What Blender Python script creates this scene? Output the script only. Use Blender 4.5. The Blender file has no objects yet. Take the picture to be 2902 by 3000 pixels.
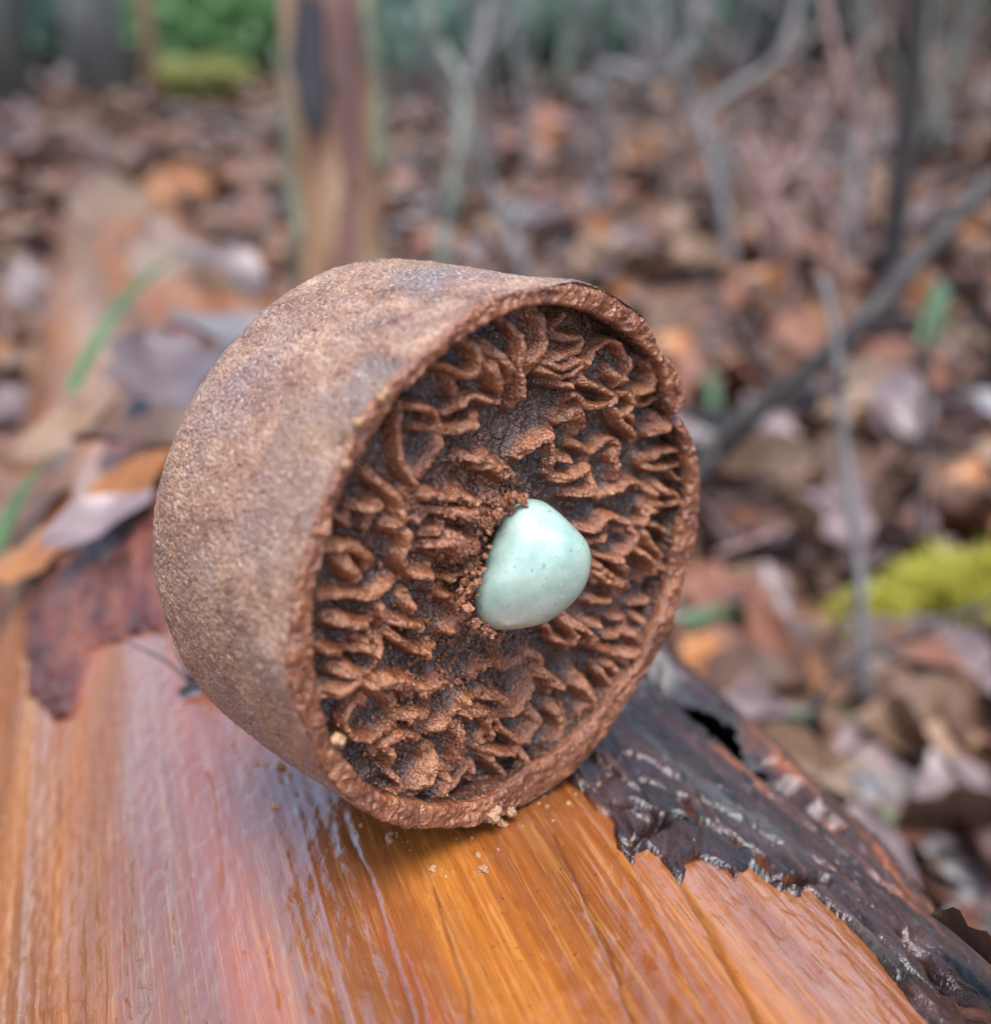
import bpy, math, random
import numpy as np
from mathutils import Vector, Matrix

# ------------------------------------------------------------------ camera, world, sun, exposure
sc = bpy.context.scene
PITCH = math.radians(21.9)
CAM = np.array([0.0, 0.0, 0.26])
FPX, CX, CY = 3007.0, 1451.0, 1500.0          # focal length and centre in pixels of the 2902 x 3000 photograph
cd = bpy.data.cameras.new('camera')
cam = bpy.data.objects.new('camera', cd); sc.collection.objects.link(cam)
cam.location = CAM; cam.rotation_euler = (math.pi / 2 - PITCH, 0, 0)
cd.sensor_fit = 'VERTICAL'; cd.sensor_height = 36.0; cd.sensor_width = 36.0
cd.lens = 36.0 * FPX / 3000.0
cd.clip_start = 0.01; cd.clip_end = 500
cd.dof.use_dof = True; cd.dof.focus_distance = 0.128; cd.dof.aperture_fstop = 10.0
sc.camera = cam
SUN_EL, SUN_AZ = math.radians(72), math.radians(172)   # azimuth from +Y towards +X
w = bpy.data.worlds.new('World'); sc.world = w; w.use_nodes = True
nt = w.node_tree; nt.nodes.clear()
sky = nt.nodes.new('ShaderNodeTexSky'); sky.sky_type = 'NISHITA'; sky.sun_disc = False
sky.sun_elevation = SUN_EL; sky.sun_rotation = SUN_AZ
sky.air_density = 1.0; sky.dust_density = 2.5; sky.ozone_density = 1.0
bg = nt.nodes.new('ShaderNodeBackground'); bg.inputs[1].default_value = 0.13
wo = nt.nodes.new('ShaderNodeOutputWorld')
nt.links.new(sky.outputs[0], bg.inputs[0]); nt.links.new(bg.outputs[0], wo.inputs[0])
sl = bpy.data.lights.new('sun', 'SUN'); sl.energy = 1.5; sl.angle = math.radians(34); sl.color = (1.0, 0.995, 0.985)
so = bpy.data.objects.new('sun', sl); sc.collection.objects.link(so)
sd = Vector((math.sin(SUN_AZ) * math.cos(SUN_EL), math.cos(SUN_AZ) * math.cos(SUN_EL), math.sin(SUN_EL)))
so.rotation_euler = sd.to_track_quat('Z', 'Y').to_euler()
vs = sc.view_settings
vs.view_transform = 'Standard'; vs.look = 'None'; vs.exposure = 1.62; vs.gamma = 1.0; vs.use_curve_mapping = False
cy = sc.cycles
cy.use_denoising = True; cy.max_bounces = 4; cy.diffuse_bounces = 3; cy.glossy_bounces = 2
cy.use_adaptive_sampling = True; cy.adaptive_threshold = .02; cy.transmission_bounces = 2; cy.caustics_reflective = False; cy.caustics_refractive = False

rnd = random.Random(7)
rng = np.random.default_rng(11)
COL = sc.collection

# ------------------------------------------------------------------ small helpers
S = 2902 / 1896.0                                # most positions were measured on a 1896-wide view
cp, sp = math.cos(PITCH), math.sin(PITCH)
def ray(px, py):
    """world direction through photograph pixel(s); forward component along the lens axis is 1"""
    x = (np.asarray(px, float) - CX) / FPX; y = -(np.asarray(py, float) - CY) / FPX
    return np.stack([x, y * sp + cp, y * cp - sp], -1)
def at(fx, fy, dist):
    """point at forward distance dist behind pixel (fx, fy) of the 1896 view"""
    return CAM + ray(fx * S, fy * S) * dist
def cam2world(v):
    v = np.asarray(v, float)
    return np.stack([v[..., 0], v[..., 1] * sp - v[..., 2] * cp, v[..., 1] * cp + v[..., 2] * sp], -1)

def _hash(ix, iy, iz, seed):
    h = (ix.astype(np.uint32) * np.uint32(374761393) + iy.astype(np.uint32) * np.uint32(668265263)
         + iz.astype(np.uint32) * np.uint32(2147483647) + np.uint32((seed * 974711) & 0xffffffff))
    h = (h ^ (h >> np.uint32(13))) * np.uint32(1274126177)
    h = h ^ (h >> np.uint32(16))
    return (h & np.uint32(0xffff)).astype(np.float32) / 32767.5 - 1.0
def noise(x, y, z=None, seed=0):
    """smooth value noise, -1..1"""
    x = np.asarray(x, np.float32); y = np.asarray(y, np.float32)
    flat = z is None
    z = np.zeros_like(x) if flat else np.asarray(z, np.float32)
    fx, fy, fz = np.floor(x), np.floor(y), np.floor(z)
    ix, iy, iz = fx.astype(np.int64), fy.astype(np.int64), fz.astype(np.int64)
    tx, ty, tz = x - fx, y - fy, z - fz
    tx = tx * tx * (3 - 2 * tx); ty = ty * ty * (3 - 2 * ty); tz = tz * tz * (3 - 2 * tz)
    def plane(k):
        a = _hash(ix, iy, iz + k, seed); b = _hash(ix + 1, iy, iz + k, seed)
        c = _hash(ix, iy + 1, iz + k, seed); d = _hash(ix + 1, iy + 1, iz + k, seed)
        return (a * (1 - tx) + b * tx) * (1 - ty) + (c * (1 - tx) + d * tx) * ty
    return plane(0) if flat else plane(0) * (1 - tz) + plane(1) * tz
def fbm(x, y, z=None, octaves=3, seed=0, gain=0.5):
    o, a, s = 0, 1.0, 1.0
    for k in range(octaves):
        o = o + a * noise(np.asarray(x) * s, np.asarray(y) * s, None if z is None else np.asarray(z) * s, seed + k * 17)
        a *= gain; s *= 2.03
    return o
def sstep(a, b, x):
    t = np.clip((np.asarray(x, float) - a) / (b - a), 0, 1); return t * t * (3 - 2 * t)

def obj_from(name, V, F, mat=None, parent=None, smooth=True, attrs=None):
    """one mesh object; F is an (n,4)/(n,3) array or a list of polygons"""
    me = bpy.data.meshes.new(name)
    V = np.asarray(V, np.float32)
    if isinstance(F, np.ndarray):
        n, k = F.shape
        me.vertices.add(len(V)); me.vertices.foreach_set('co', V.ravel())
        me.loops.add(n * k); me.loops.foreach_set('vertex_index', F.astype(np.int32).ravel())
        me.polygons.add(n); me.polygons.foreach_set('loop_start', np.arange(0, n * k, k, dtype=np.int32))
        me.update(calc_edges=True)
    else:
        me.from_pydata([tuple(map(float, v)) for v in V], [], [tuple(int(i) for i in f) for f in F]); me.update()
    me.validate()
    if smooth: me.polygons.foreach_set('use_smooth', np.ones(len(me.polygons), bool))
    for nm, (typ, data) in (attrs or {}).items():
        a = me.attributes.new(nm, typ, 'POINT')
        a.data.foreach_set('vector' if typ == 'FLOAT_VECTOR' else 'value', np.asarray(data, np.float32).ravel())
    if mat: me.materials.append(mat)
    o = bpy.data.objects.new(name, me); COL.objects.link(o)
    if parent: o.parent = parent
    return o
def tag(o, label=None, cat=None, group=None, kind=None):
    if label: o['label'] = label
    if cat: o['category'] = cat
    if group: o['group'] = group
    if kind: o['kind'] = kind
    return o
def empty(name, loc=(0, 0, 0)):
    o = bpy.data.objects.new(name, None); COL.objects.link(o); o.location = loc; o.empty_display_size = .01
    return o
def gridfaces(nu, nv, wrap_u=False):
    iu = np.arange(nu if wrap_u else nu - 1); iv = np.arange(nv - 1)
    a, b = np.meshgrid(iu, iv, indexing='ij'); a2 = (a + 1) % nu
    return np.stack([a * nv + b, a2 * nv + b, a2 * nv + b + 1, a * nv + b + 1], -1).reshape(-1, 4)
def tube(pts, radii, n=8, wob=0.0, seed=0):
    """closed tapered tube along a polyline -> V, F"""
    P = [Vector(p) for p in pts]; V = []; F = []
    up = Vector((0.31, 0.17, 0.93)); r_ = random.Random(seed)
    for i, p in enumerate(P):
        t = (P[min(i + 1, len(P) - 1)] - P[max(i - 1, 0)]).normalized()
        a = t.cross(up)
        if a.length < .05: a = t.cross(Vector((1, 0, 0)))
        a.normalize(); b = t.cross(a)
        for k in range(n):
            ang = 2 * math.pi * k / n; r = radii[i] * (1 + wob * r_.uniform(-1, 1))
            V.append(p + (a * math.cos(ang) + b * math.sin(ang)) * r)
    for i in range(len(P) - 1):
        for k in range(n):
            k2 = (k + 1) % n
            F.append((i * n + k, i * n + k2, (i + 1) * n + k2, (i + 1) * n + k))
    F.append(tuple(range(n - 1, -1, -1))); F.append(tuple((len(P) - 1) * n + k for k in range(n)))
    return V, F
def smooth_path(pts, m=6):
    """Catmull-Rom through the points"""
    P = np.asarray(pts, float); Q = np.vstack([2 * P[0] - P[1], P, 2 * P[-1] - P[-2]]); out = []
    for i in range(1, len(Q) - 2):
        for t in np.arange(m) / m:
            a, b, c, d = Q[i - 1:i + 3]
            out.append(.5 * ((2 * b) + (c - a) * t + (2 * a - 5 * b + 4 * c - d) * t * t + (3 * b - a - 3 * c + d) * t ** 3))
    out.append(P[-1]); return np.array(out)

# ------------------------------------------------------------------ materials
class N:
    """tiny node builder"""
    def __init__(s, name):
        s.m = bpy.data.materials.new(name); s.m.use_nodes = True; s.t = s.m.node_tree
        s.b = s.t.nodes['Principled BSDF']
    def node(s, typ, **kw):
        n = s.t.nodes.new(typ)
        for k, v in kw.items(): setattr(n, k, v)
        return n
    def link(s, a, b): s.t.links.new(a, b)
    def coords(s, attr=None, scale=(1, 1, 1)):
        if attr:
            c = s.node('ShaderNodeAttribute', attribute_name=attr).outputs['Vector']
        else:
            c = s.node('ShaderNodeTexCoord').outputs['Object']
        mp = s.node('ShaderNodeMapping'); mp.inputs['Scale'].default_value = scale
        s.link(c, mp.inputs[0]); return mp.outputs[0]
    def noise(s, vec, scale, detail=4, rough=.55, dist=0.0):
        n = s.node('ShaderNodeTexNoise'); n.inputs['Scale'].default_value = scale
        n.inputs['Detail'].default_value = min(detail, 3); n.inputs['Roughness'].default_value = rough
        n.inputs['Distortion'].default_value = dist; s.link(vec, n.inputs['Vector']); return n.outputs[0]
    def voro(s, vec, scale, feature='F1', out=0):
        n = s.node('ShaderNodeTexVoronoi', feature=feature); n.inputs['Scale'].default_value = scale
        s.link(vec, n.inputs['Vector']); return n.outputs[out]
    def ramp(s, fac, stops, interp='LINEAR'):
        r = s.node('ShaderNodeValToRGB'); r.color_ramp.interpolation = interp; e = r.color_ramp.elements
        while len(e) < len(stops): e.new(.5)
        for k, (p, c) in enumerate(stops):
            e[k].position = p; e[k].color = (*c, 1) if len(c) == 3 else c
        s.link(fac, r.inputs[0]); return r.outputs[0]
    def f(s, fac, a, b, lo=0.0, hi=1.0):
        """map range with clamping"""
        m = s.node('ShaderNodeMapRange'); m.inputs[1].default_value = a; m.inputs[2].default_value = b
        m.inputs[3].default_value = lo; m.inputs[4].default_value = hi; s.link(fac, m.inputs[0]); return m.outputs[0]
    def mix(s, fac, a, b, mode='MIX'):
        m = s.node('ShaderNodeMix', data_type='RGBA', blend_type=mode)
        for sock, v in ((m.inputs[0], fac), (m.inputs[6], a), (m.inputs[7], b)):
            if isinstance(v, (int, float)): sock.default_value = v
            elif isinstance(v, tuple): sock.default_value = (*v, 1)
            else: s.link(v, sock)
        return m.outputs[2]
    def math(s, op, a, b=None):
        m = s.node('ShaderNodeMath', operation=op)
        for sock, v in ((m.inputs[0], a), (m.inputs[1], b)):
            if v is None: continue
            if isinstance(v, (int, float)): sock.default_value = v
            else: s.link(v, sock)
        return m.outputs[0]
    def bump(s, h, strength, dist, prev=None):
        b = s.node('ShaderNodeBump'); b.inputs['Strength'].default_value = strength; b.inputs['Distance'].default_value = dist
        s.link(h, b.inputs['Height'])
        if prev: s.link(prev, b.inputs['Normal'])
        return b.outputs[0]
    def done(s, color=None, rough=None, normal=None, **kw):
        B = s.b.inputs
        def put(k, v):
            if v is None: return
            if hasattr(v, 'is_linked') or hasattr(v, 'links'): s.link(v, B[k])
            elif isinstance(v, tuple): B[k].default_value = (*v, 1) if len(v) == 3 and k != 'Subsurface Radius' else v
            else: B[k].default_value = v
        put('Base Color', color); put('Roughness', rough); put('Normal', normal)
        for k, v in kw.items(): put(k.replace('_', ' '), v)
        return s.m

def mat_shell():
    n = N('crusty brown rind'); c = n.coords('fc')
    big = n.noise(c, 55, 4, .6); mid = n.noise(c, 240, 4, .65); gr = n.voro(c, 1700); sp_ = n.noise(c, 2400, 2, .75)
    col = n.ramp(mid, [(.30, (.17, .070, .04)), (.46, (.34, .16, .092)), (.60, (.49, .275, .165)), (.76, (.62, .43, .32))])
    col = n.mix(n.math('MULTIPLY', n.f(big, .48, .62), .7), col, (.30, .19, .165))
    grey = n.f(n.noise(c, 38, 3, .5, .4), .53, .64)
    col = n.mix(n.math('MULTIPLY', grey, .85), col, (.19, .165, .165))
    och = n.f(n.noise(c, 47, 3, .55, .2), .55, .7)
    col = n.mix(n.math('MULTIPLY', och, .7), col, (.40, .20, .075))
    dark = n.f(sp_, .54, .66); col = n.mix(n.math('MULTIPLY', dark, .8), col, (.085, .034, .02))
    lite = n.f(sp_, .44, .33); col = n.mix(n.math('MULTIPLY', lite, .75), col, (.70, .60, .52))
    b2 = n.bump(sp_, 1.0, .0011); b3 = n.bump(gr, .35, .0005, b2)
    m = n.done(col, n.f(mid, .3, .7, .24, .45), b3, Specular_IOR_Level=.6, Coat_Weight=.35, Coat_Roughness=.22)
    n.link(b3, n.b.inputs['Coat Normal'])
    return m
def mat_core():
    n = N('moist crumbly brown core'); c = n.coords('fc')
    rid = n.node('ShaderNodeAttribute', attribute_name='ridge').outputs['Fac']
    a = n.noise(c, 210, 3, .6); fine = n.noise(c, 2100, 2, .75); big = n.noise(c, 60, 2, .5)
    floor_ = n.ramp(a, [(.3, (.022, .009, .007)), (.5, (.042, .017, .011)), (.7, (.085, .036, .022))])  # floor's own dark brown, deepened so the gaps look shaded
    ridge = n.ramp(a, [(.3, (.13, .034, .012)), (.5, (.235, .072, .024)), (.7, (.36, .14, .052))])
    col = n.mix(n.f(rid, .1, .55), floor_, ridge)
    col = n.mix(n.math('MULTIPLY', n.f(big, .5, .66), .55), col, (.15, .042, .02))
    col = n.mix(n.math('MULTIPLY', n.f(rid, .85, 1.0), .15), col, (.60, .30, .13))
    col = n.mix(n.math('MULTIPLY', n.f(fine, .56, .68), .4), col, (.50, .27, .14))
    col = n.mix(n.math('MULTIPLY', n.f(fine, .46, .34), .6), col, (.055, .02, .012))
    b2 = n.bump(fine, .75, .0007)
    m = n.done(col, n.f(n.noise(c, 300, 2, .6), .35, .65, .14, .42), b2, Subsurface_Weight=.06,
                  Subsurface_Radius=(1.0, .36, .12), Subsurface_Scale=.0012, Specular_IOR_Level=.8, Coat_Weight=.32, Coat_Roughness=.14)
    n.link(b2, n.b.inputs['Coat Normal'])
    return m
def mat_stone():
    n = N('polished pale green stone'); c = n.coords('fc')
    a = n.noise(c, 300, 3, .55); b = n.noise(c, 900, 3, .6); s_ = n.noise(c, 1500, 2, .5)
    col = n.ramp(a, [(.35, (.255, .37, .315)), (.6, (.345, .46, .395))])
    col = n.mix(n.math('MULTIPLY', n.f(s_, .64, .72), .6), col, (.10, .20, .17))
    col = n.mix(n.math('MULTIPLY', n.f(b, .64, .74), .45), col, (.50, .62, .56))
    return n.done(col, .30, n.bump(b, .10, .0003), Subsurface_Weight=.4, Subsurface_Radius=(.7, 1.0, .95),
                  Subsurface_Scale=.003, Coat_Weight=.8, Coat_Roughness=.17, Specular_IOR_Level=.5)
def mat_wood():
    n = N('wet barkless orange wood')
    c = n.coords('lc', (1, 1, 1)); st = n.coords('lc', (1, .03, 1)); st2 = n.coords('lc', (1, .14, 1))
    grain = n.noise(st, 900, 3, .65, .1); band = n.noise(st, 85, 3, .6, .15); wide = n.noise(st2, 34, 3, .55, .4)
    patch = n.noise(st2, 60, 3, .65, .5); spk = n.noise(c, 1300, 3, .65)
    col = n.ramp(band, [(.28, (.10, .025, .006)), (.42, (.20, .055, .009)), (.56, (.285, .086, .012)), (.72, (.38, .145, .024))])
    col = n.mix(n.math('MULTIPLY', n.f(grain, .52, .64), .5), col, (.17, .05, .013))
    col = n.mix(n.math('MULTIPLY', n.f(grain, .46, .34), .45), col, (.46, .21, .055))
    col = n.mix(n.math('MULTIPLY', n.f(wide, .48, .60), .8), col, (.13, .042, .016))
    worn = n.node('ShaderNodeAttribute', attribute_name='worn').outputs['Fac']
    pale = n.math('MULTIPLY', n.f(patch, .40, .60), n.f(worn, 0, 1, .10, .85))
    col = n.mix(pale, col, n.ramp(grain, [(.34, (.13, .05, .028)), (.5, (.26, .115, .062)), (.64, (.42, .24, .145))]))
    red = n.f(n.noise(st2, 52, 2, .5, .6), .58, .66); col = n.mix(n.math('MULTIPLY', red, .7), col, (.24, .048, .010))
    col = n.mix(n.math('MULTIPLY', n.f(spk, .66, .72), .8), col, (.04, .018, .012))
    fib = n.noise(n.coords('lc', (1, .018, 1)), 2600, 2, .7)
    col = n.mix(n.math('MULTIPLY', n.f(fib, .55, .66), .35), col, (.11, .032, .010))
    col = n.mix(n.math('MULTIPLY', n.f(fib, .44, .34), .22), col, (.50, .24, .075))
    crk = n.node('ShaderNodeAttribute', attribute_name='crack').outputs['Fac']
    col = n.mix(n.math('MULTIPLY', crk, .85), col, (.03, .014, .009))
    b2 = n.bump(fib, .10, .0003)
    wet = n.noise(n.coords('lc', (1, .45, 1)), 950, 3, .7, .2); b3 = n.bump(wet, .26, .0006, b2)
    film = n.math('MULTIPLY', n.f(n.noise(st2, 48, 3, .6, .4), .38, .56, .30, 1.0), n.f(crk, 0, .6, 1, 0))
    m = n.done(col, n.f(n.noise(st2, 70, 2, .6), .35, .65, .34, .52), b3, Specular_IOR_Level=n.f(crk, 0, .6, .10, 0), Coat_Weight=film, Coat_Roughness=.06, Coat_IOR=2.2)
    n.link(b3, n.b.inputs['Coat Normal'])
    return m
def mat_bark(name='dark wet bark', tint=0.0):
    n = N(name); c = n.coords('lc'); st = n.coords('lc', (1, .25, 1))
    a = n.noise(st, 180, 5, .65, .6); p = n.noise(st, 60, 4, .6, .8); fine = n.noise(c, 1300, 4, .65)
    col = n.ramp(a, [(.3, (.006, .004, .004)), (.46, (.020, .009, .008)), (.6, (.05, .021, .017)), (.75, (.10, .042, .03))])
    col = n.mix(n.math('MULTIPLY', n.f(p, .55, .64), .6), col, (.075, .082, .078))
    col = n.mix(n.math('MULTIPLY', n.f(n.noise(st, 95, 3, .5, .3), .58, .66), .8), col, (.24, .07, .022))
    b1 = n.bump(a, .6, .0012); b2 = n.bump(fine, .5, .0006, b1)
    m = n.done(col, n.f(p, .3, .7, .22, .42), b2, Specular_IOR_Level=.45, Coat_Weight=.6, Coat_Roughness=.08)
    n.link(b2, n.b.inputs['Coat Normal'])
    return m
def mat_leaf(name, c1, c2, rough=.4, coat=.3):
    n = N(name); c = n.coords('lf'); g = n.coords('lf', (1, 4, 1))
    oi = n.node('ShaderNodeObjectInfo').outputs['Random']
    a = n.noise(c, 40, 4, .6); v = n.noise(g, 60, 3, .5)
    col = n.mix(n.f(a, .35, .65), c1, c2)
    hs = n.node('ShaderNodeHueSaturation'); n.link(n.f(oi, 0, 1, .65, 1.35), hs.inputs['Value']); n.link(col, hs.inputs['Color'])
    b = n.bump(v, .5, .0015)
    return n.done(hs.outputs[0], rough, b, Coat_Weight=coat, Coat_Roughness=.25, Specular_IOR_Level=.4)
def mat_plain(name, c1, c2, scale, rough=.6, stretch=(1, 1, 1), bump=.4, bd=.002, coat=0.0, c3=None):
    n = N(name); c = n.coords(None, stretch); a = n.noise(c, scale, 5, .62, .4)
    stops = [(.32, c1), (.66, c2)] if c3 is None else [(.3, c1), (.5, c2), (.68, c3)]
    return n.done(n.ramp(a, stops), rough, n.bump(a, bump, bd), Coat_Weight=coat, Coat_Roughness=.2)
def mat_ground():
    n = N('soil under leaf litter'); c = n.coords()
    a = n.noise(c, 9, 6, .65, .5); b = n.voro(c, 15, 'F1', 1); d = n.noise(c, 60, 4, .6)
    col = n.ramp(n.math('MULTIPLY', n.noise(c, 16, 5, .7, 1.0), 1.0), [(.3, (.035, .018, .012)), (.45, (.10, .05, .03)), (.6, (.20, .10, .055)), (.75, (.26, .17, .12))])
    col = n.mix(.35, col, n.ramp(a, [(.3, (.05, .025, .02)), (.7, (.22, .13, .10))]))
    return n.done(col, .55, n.bump(d, .7, .01, n.bump(a, .6, .03)))

M = dict(shell=mat_shell(), core=mat_core(), stone=mat_stone(), wood=mat_wood(), bark=mat_bark(), ground=mat_ground())
M['bark_red'] = N('thin red-brown inner bark')
n_ = M['bark_red']; c_ = n_.coords('lc', (1, .2, 1)); a_ = n_.noise(c_, 150, 3, .65, .5)
M['bark_red'] = n_.done(n_.ramp(a_, [(.32, (.03, .010, .009)), (.5, (.09, .026, .019)), (.68, (.17, .06, .038))]), n_.f(a_, .3, .7, .28, .5), n_.bump(a_, .5, .001), Specular_IOR_Level=.35)
LEAFC = dict(
    tan=((0.160, 0.092, 0.054), (0.232, 0.148, 0.096)), brown=((0.072, 0.036, 0.024), (0.128, 0.068, 0.044)),
    orange=((0.200, 0.068, 0.016), (0.272, 0.108, 0.029)), mauve=((0.112, 0.076, 0.076), (0.192, 0.140, 0.140)),
    rust=((0.152, 0.060, 0.036), (0.216, 0.096, 0.060)), grey=((0.120, 0.112, 0.116), (0.208, 0.200, 0.208)))
for k, (a, b) in LEAFC.items():
    M['leaf_' + k] = mat_leaf('dead leaf ' + k, a, b, .42 if k in ('mauve', 'grey') else .55, .3 if k in ('mauve', 'grey') else .12)
M['grass'] = mat_leaf('green grass blade', (.045, .095, .04), (.08, .15, .06), .4, .2)
M['moss'] = mat_plain('yellow green moss', (.40, .38, .06), (.60, .56, .09), 200, .7, c3=(.58, .57, .20))
M['twig_pale'] = mat_plain('pale grey twig', (.085, .08, .08), (.18, .17, .168), 60, .6)
M['twig_green'] = mat_plain('lichen grey green twig', (.11, .12, .10), (.22, .24, .20), 60, .65)
M['twig_dark'] = mat_plain('dark wet twig', (.012, .010, .010), (.035, .028, .026), 80, .6)
M['twig_pink'] = mat_plain('pinkish brown twig', (.16, .09, .08), (.27, .165, .14), 60, .55)
M['trunk_grey'] = mat_plain('grey bark', (.10, .11, .105), (.22, .23, .215), 14, .8, (1, 1, .25), .8, .02)
M['trunk_dark'] = mat_plain('dark bark', (.05, .06, .055), (.12, .125, .11), 14, .8, (1, 1, .25), .8, .02)
M['trunk_red'] = mat_plain('reddish bark', (.16, .08, .05), (.30, .17, .11), 14, .8, (1, 1, .25), .8, .02)
M['tan_wood'] = mat_plain('weathered tan wood', (.13, .065, .04), (.30, .175, .10), 55, .6, (1, 1, .14), .6, .003, c3=(.42, .28, .18))
M['strip_red'] = mat_plain('purple brown bark', (.07, .03, .03), (.17, .085, .07), 60, .5, (1, 1, .2), .6, .003, .2, c3=(.25, .125, .09))
M['strip_dark'] = mat_plain('blue black bark', (.02, .021, .026), (.055, .055, .065), 50, .45, (1, 1, .3), .6, .003, .2)
M['strip_green'] = mat_plain('lichened bark edge', (.12, .135, .09), (.23, .265, .18), 70, .7, (1, 1, .2), .5, .002)
M['leaves_green'] = mat_plain('green foliage', (.17, .36, .15), (.30, .52, .22), 9, .5)  # green lightened beyond real foliage in place of far haze
M['leaves_dark'] = mat_plain('dark evergreen foliage', (.13, .23, .19), (.23, .36, .30), 9, .55)
M['leaves_yellow'] = mat_plain('yellow green foliage', (.30, .32, .10), (.48, .48, .18), 9, .5)
M['crumb'] = mat_plain('pale crumb', (.26, .13, .065), (.44, .27, .15), 900, .5)

for k_ in ('leaves_green', 'leaves_dark', 'leaves_yellow', 'moss'):
    t_ = M[k_].node_tree; pb = t_.nodes['Principled BSDF']; tr_ = t_.nodes.new('ShaderNodeBsdfTranslucent'); mx_ = t_.nodes.new('ShaderNodeMixShader'); mx_.inputs[0].default_value = .5
    t_.links.new(pb.inputs['Base Color'].links[0].from_socket, tr_.inputs[0]); t_.links.new(pb.outputs[0], mx_.inputs[1]); t_.links.new(tr_.outputs[0], mx_.inputs[2])
    t_.links.new(mx_.outputs[0], t_.nodes['Material Output'].inputs[0])

# ------------------------------------------------------------------ ground
LOGD = np.array([-.355, .935, 0.]); LOGD /= np.linalg.norm(LOGD)         # along the log, away from the camera
LOGW = np.array([LOGD[1], -LOGD[0], 0.])                                 # across it, to the right
LW0, LZ0, LR = .040, CAM[2] - .186, .095
def ground_z(x, y):
    x = np.asarray(x, float); y = np.asarray(y, float)
    side = sstep(-.25, .9, x / np.maximum(y, .3) * 1.0 + .12)
    z = .050 * np.clip(y - .45, 0, 5) * (1 - side)
    z = z + side * (.150 * np.clip(y - .62, 0, 2.6) + .05 * np.clip(y - 3.2, 0, 1.6) + .17 * np.clip(y - 4.8, 0, 30))
    far = np.clip(np.hypot(x, y) - 5, 0, None)
    z = z + .03 * far * (1 - side) * (y > 0)
    return z + .020 * fbm(x * 3.1 + 5, y * 3.1, octaves=3, seed=3) * sstep(.2, .8, np.hypot(x, y))
rr = np.r_[0.02, np.geomspace(.08, 90, 150)]; aa = np.linspace(0, 2 * np.pi, 241)[:-1]
A, Rr = np.meshgrid(aa, rr, indexing='ij'); gx, gy = Rr * np.sin(A), Rr * np.cos(A)
GV = np.stack([gx, gy, ground_z(gx, gy)], -1).reshape(-1, 3)
gf = gridfaces(len(aa), len(rr), True)[:, ::-1]
g = obj_from('ground', GV, gf.copy(), M['ground']); tag(g, 'brown forest floor under fallen leaves', 'ground', kind='structure')

# ------------------------------------------------------------------ the log
def on_log(fx, fy, full=True, rad=LR):
    """(arc, along) log coordinates hit by a pixel of the 1896 view (photograph pixels when full is False)"""
    k = S if full else 1.0
    d = ray(np.asarray(fx, float) * k, np.asarray(fy, float) * k)
    dw, dz, da = d @ LOGW, d[..., 2], d @ LOGD
    ow, oz = CAM @ LOGW - LW0, CAM[2] - LZ0
    a = dw ** 2 + dz ** 2; b = ow * dw + oz * dz; c = ow ** 2 + oz ** 2 - rad ** 2
    disc = b * b - a * c
    t = np.where(disc > 0, (-b - np.sqrt(np.maximum(disc, 0))) / a, -b / a)
    th = np.arctan2(ow + t * dw, oz + t * dz)
    return np.stack([th * LR, t * da + CAM @ LOGD], -1)
def log_point(arc, al, h):
    th = arc / LR; r = LR + h
    return (LOGD * np.asarray(al)[..., None] + LOGW * (LW0 + r * np.sin(th))[..., None]
            + np.array([0, 0, 1.]) * (LZ0 + r * np.cos(th))[..., None])
def seg_dist(P, poly, closed=False):
    """distance of points P (n,2) to a polyline"""
    poly = np.asarray(poly, float); d = np.full(len(P), 1e9)
    if closed: poly = np.vstack([poly, poly[:1]])
    for a, b in zip(poly[:-1], poly[1:]):
        ab = b - a; L2 = ab @ ab + 1e-18
        t = np.clip(((P - a) @ ab) / L2, 0, 1)
        d = np.minimum(d, np.hypot(*(P - a - t[:, None] * ab).T))
    return d
def in_poly(P, poly):
    x, y = P[:, 0], P[:, 1]; ins = np.zeros(len(P), bool); n = len(poly)
    for i in range(n):
        x1, y1 = poly[i]; x2, y2 = poly[(i + 1) % n]
        c = ((y1 > y) != (y2 > y)) & (x < (x2 - x1) * (y - y1) / (y2 - y1 + 1e-18) + x1)
        ins ^= c
    return ins

b2f = lambda pts: [(1176 + .3797 * x, 1241.3 + .3797 * y) for x, y in pts]   # points read on the enlarged bark view
edge_px = [(1050, 1440), (1075, 1492), (1098, 1510), (1111, 1527), (1135, 1555), (1149, 1565), (1163, 1589), (1170, 1627), (1211, 1661), (1225, 1663),
           (1235, 1631), (1263, 1644), (1290, 1678), (1309, 1700), (1316, 1670), (1347, 1663), (1389, 1682), (1442, 1670), (1465, 1689),
           (1491, 1708), (1556, 1723), (1586, 1746), (1624, 1788), (1666, 1841), (1708, 1887), (1757, 1955), (1830, 2060)]
eb = on_log(*np.array(edge_px, float).T)
bark_box = [tuple(p) for p in eb] + [(.118, eb[-1, 1] - .01), (.118, .31), (.036, .31), (.034, .26), (.028, .21), (.030, eb[0, 1] + .01)]
leftb = [(52, 1130), (58, 1330), (95, 1375), (140, 1392), (165, 1345), (178, 1250), (215, 1245), (250, 1225), (330, 1210), (360, 1100), (330, 1010), (240, 980), (120, 1040)]
UNDER = [np.array(bark_box)]
GAPS = [(b2f([(165, 125), (260, 200), (360, 300), (430, 370), (510, 440), (610, 535), (700, 620)]), .0072),
        (b2f([(750, 680), (850, 740), (900, 800), (960, 850), (1020, 905)]), .0055), (b2f([(1500, 1545), (1590, 1640), (1690, 1740)]), .0034)]
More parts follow.
